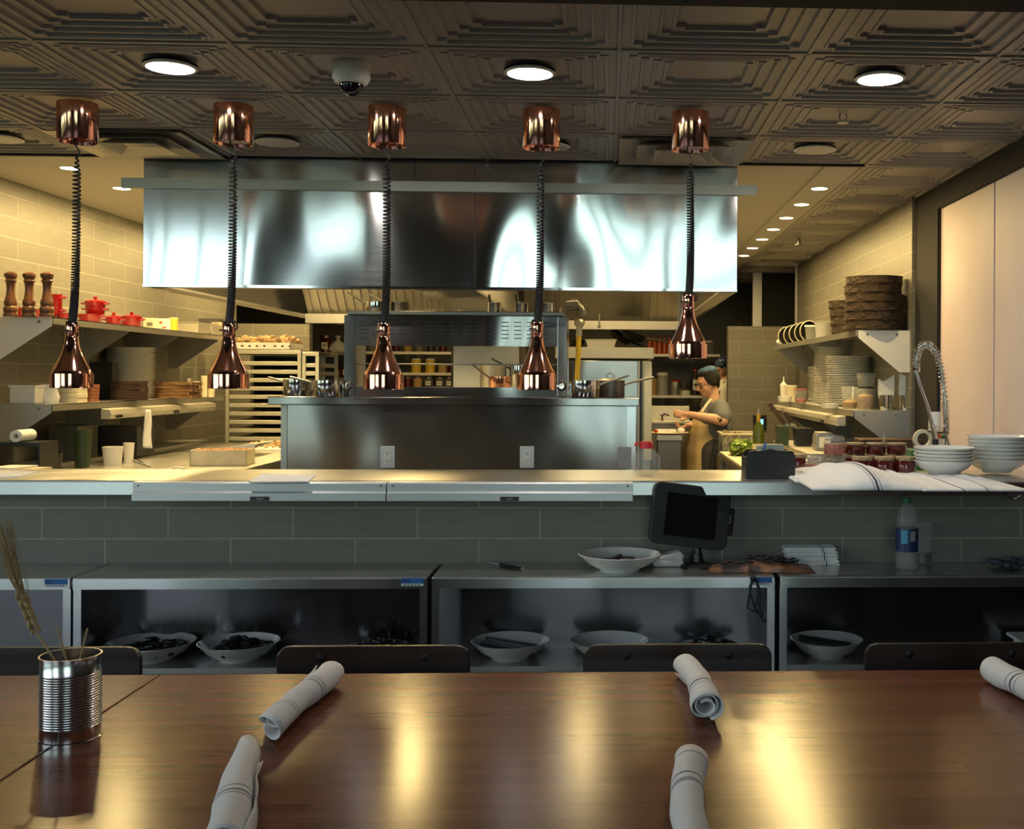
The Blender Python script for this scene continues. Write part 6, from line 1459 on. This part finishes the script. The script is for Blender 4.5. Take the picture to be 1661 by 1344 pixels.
m = MB(); m.tube([g(1138, 668, -.10), g(1147, 655, -.075), g(1156, 645, -.02), g(1152, 648, .08), g(1140, 668, .09)], .012, 8); m.build('apron_strap', 'card', t)
m = MB(); m.ball(P(-.020, 0, .036), (.090, .084, .086), 18, 12, Rh); m.ball(P(-.062, 0, -.02), (.030, .045, .045), 14, 10, Rh); m.ball(P(-.005, .0, .085), (.085, .074, .036), 16, 10, Rh)
m.ball(P(-.012, .072, .02), (.03, .018, .05), 12, 8, Rh); m.ball(P(-.03, -.066, .02), (.03, .02, .05), 12, 8, Rh)
body('hair', m, 'hair', t, .007, 2)
m = MB(); m.ball(P(.002, 0, .088), (.066, .068, .040), 20, 12, Rh); m.ball(P(-.03, 0, .092), (.066, .070, .040), 18, 12, Rh); body('cap', m, 'bluecap', t, .007, 2)
m = MB()
for q in (-1, 1):
    cc_ = P(.090, q*.033, -.004); pts = [cc_+Rh @ Vector((0, .024*math.cos(a*PI/6), .016*math.sin(a*PI/6))) for a in range(12)]; m.tube(pts, .0030, 6, closed=True)
    m.tube([P(.092, q*.056, .002), P(.04, q*.078, .004), P(-.01, q*.080, .002)], .0028, 6)
m.tube([P(.093, -.010, 0), P(.093, .010, 0)], .0028, 6); m.build('glasses', 'black', t)
m = MB()
for q in (-1, 1): m.ball(P(.080, q*.033, -.004), (.006, .012, .006), 10, 6, Rh)
m.build('eyes', 'white', t)
m = MB()
for q in (-1, 1): m.ball(P(.0855, q*.033, -.006), (.003, .0055, .0055), 8, 6, Rh); m.ball(P(.090, q*.033, .020), (.004, .018, .003), 8, 6, Rh)
m.build('pupils_and_brows', 'hair', t)
m = MB(); m.ball(P(.086, 0, -.056), (.0055, .019, .006), 12, 6, Rh); m.build('lips', mat('lips', (.35, .10, .08), .5), t)
m = MB(); e = (wr_-el); 
for q in range(5): c0 = el+e*(.10+.07*q); m.ball(c0+Vector((0, -.037+.0025*q, .004*math.sin(q*2))), (.020, .006, .016), 8, 6)
m.build('tattoo', 'hair', t)
for (x, y_) in ((1.1, 9.9), (.2, 10.6), (-1.6, 10.6)):  # unseen downlights added to light the man behind the partition
    downlight(x, y_, ZCE+.002, .045, 'lamp_yel', 'added unseen downlight brightening the far end of the kitchen', 'added far kitchen downlights', energy=16, col=YEL)
# the man behind the partition
ym = 11.0; org = Vector((W(1181, 700, ym).x, ym, 0))
t = thing('person', 'person with dotted bandana and white chef coat behind the partition', 'person', org)
g = lambda u, v, dy=0: W(u, v, ym+dy)-org
hc = g(1175, 599); Rh = Matrix.Rotation(PI+.45, 3, 'Z') @ Matrix.Rotation(.22, 3, 'Y')
m = MB(); P = head(m, hc, Rh, 1.0); m.cap(P(-.02, 0, -.06), g(1180, 622), .058, .065)
m.cap(g(1182, 630), g(1182, 700), .14, .15); m.cap(g(1182, 632, -.17), g(1182, 632, .17), .07, .07)
m.cap(Vector((.02, -.10, .85)), Vector((0, -.10, .08)), .09, .05); m.cap(Vector((.02, .10, .85)), Vector((0, .10, .08)), .09, .05)
m.ball(Vector((-.05, -.10, .045)), (.13, .05, .04), 12, 8); m.ball(Vector((-.05, .10, .045)), (.13, .05, .04), 12, 8)
sh = g(1180, 634, -.19); el = g(1182, 680, -.24); wr_ = g(1180, 705, -.14); m.cap(sh, el, .055, .045); m.cap(el, wr_, .042, .028); hand(m, wr_, Vector((-.4, .9, 0)), Vector((0, 0, 1)), .5)
sh = g(1180, 634, .19); el = g(1182, 680, .24); wr_ = g(1180, 705, .16); m.cap(sh, el, .055, .045); m.cap(el, wr_, .042, .028); hand(m, wr_, Vector((-.4, -.9, 0)), Vector((0, 0, 1)), .5)
body('body', m, 'skin', t, .009, 3)
m = MB(); m.cap(g(1181, 636), g(1182, 720), .165, .18); m.cap(g(1181, 634, -.18), g(1181, 634, .18), .088, .088)
for q in (-1, 1): m.cap(g(1180, 634, q*.19), g(1182, 680, q*.24), .078, .066); m.cap(g(1182, 680, q*.24), g(1180, 700, q*.16), .062, .05)
body('chef_coat', m, 'coat', t, .013, 3)
m = MB(); m.tube([g(1160, 652, -.17), g(1168, 634, -.20), g(1176, 618, -.16)], .007, 6); m.build('neck_strap', 'strap', t)
m = MB(); m.cap(g(1182, 700), Vector((.02, 0, .55)), .185, .19); body('apron', m, 'strap', t, .014, 3)
m = MB(); m.ball(P(-.010, 0, .056), (.102, .084, .074), 20, 12, Rh); m.ball(P(-.10, 0, .0), (.03, .03, .03), 12, 8, Rh); body('bandana', m, 'bluebandana', t, .007, 2)
m = MB(); m.ball(P(.068, 0, -.080), (.026, .030, .022), 14, 8, Rh); m.ball(P(.086, 0, -.044), (.010, .026, .006), 12, 8, Rh); body('beard', m, 'hair', t, .005, 1)
m = MB()
for q in (-1, 1): m.ball(P(.083, q*.033, -.002), (.004, .009, .0045), 8, 6, Rh); m.ball(P(.088, q*.033, .018), (.004, .017, .003), 8, 6, Rh)
m.build('eyes_and_brows', 'hair', t)
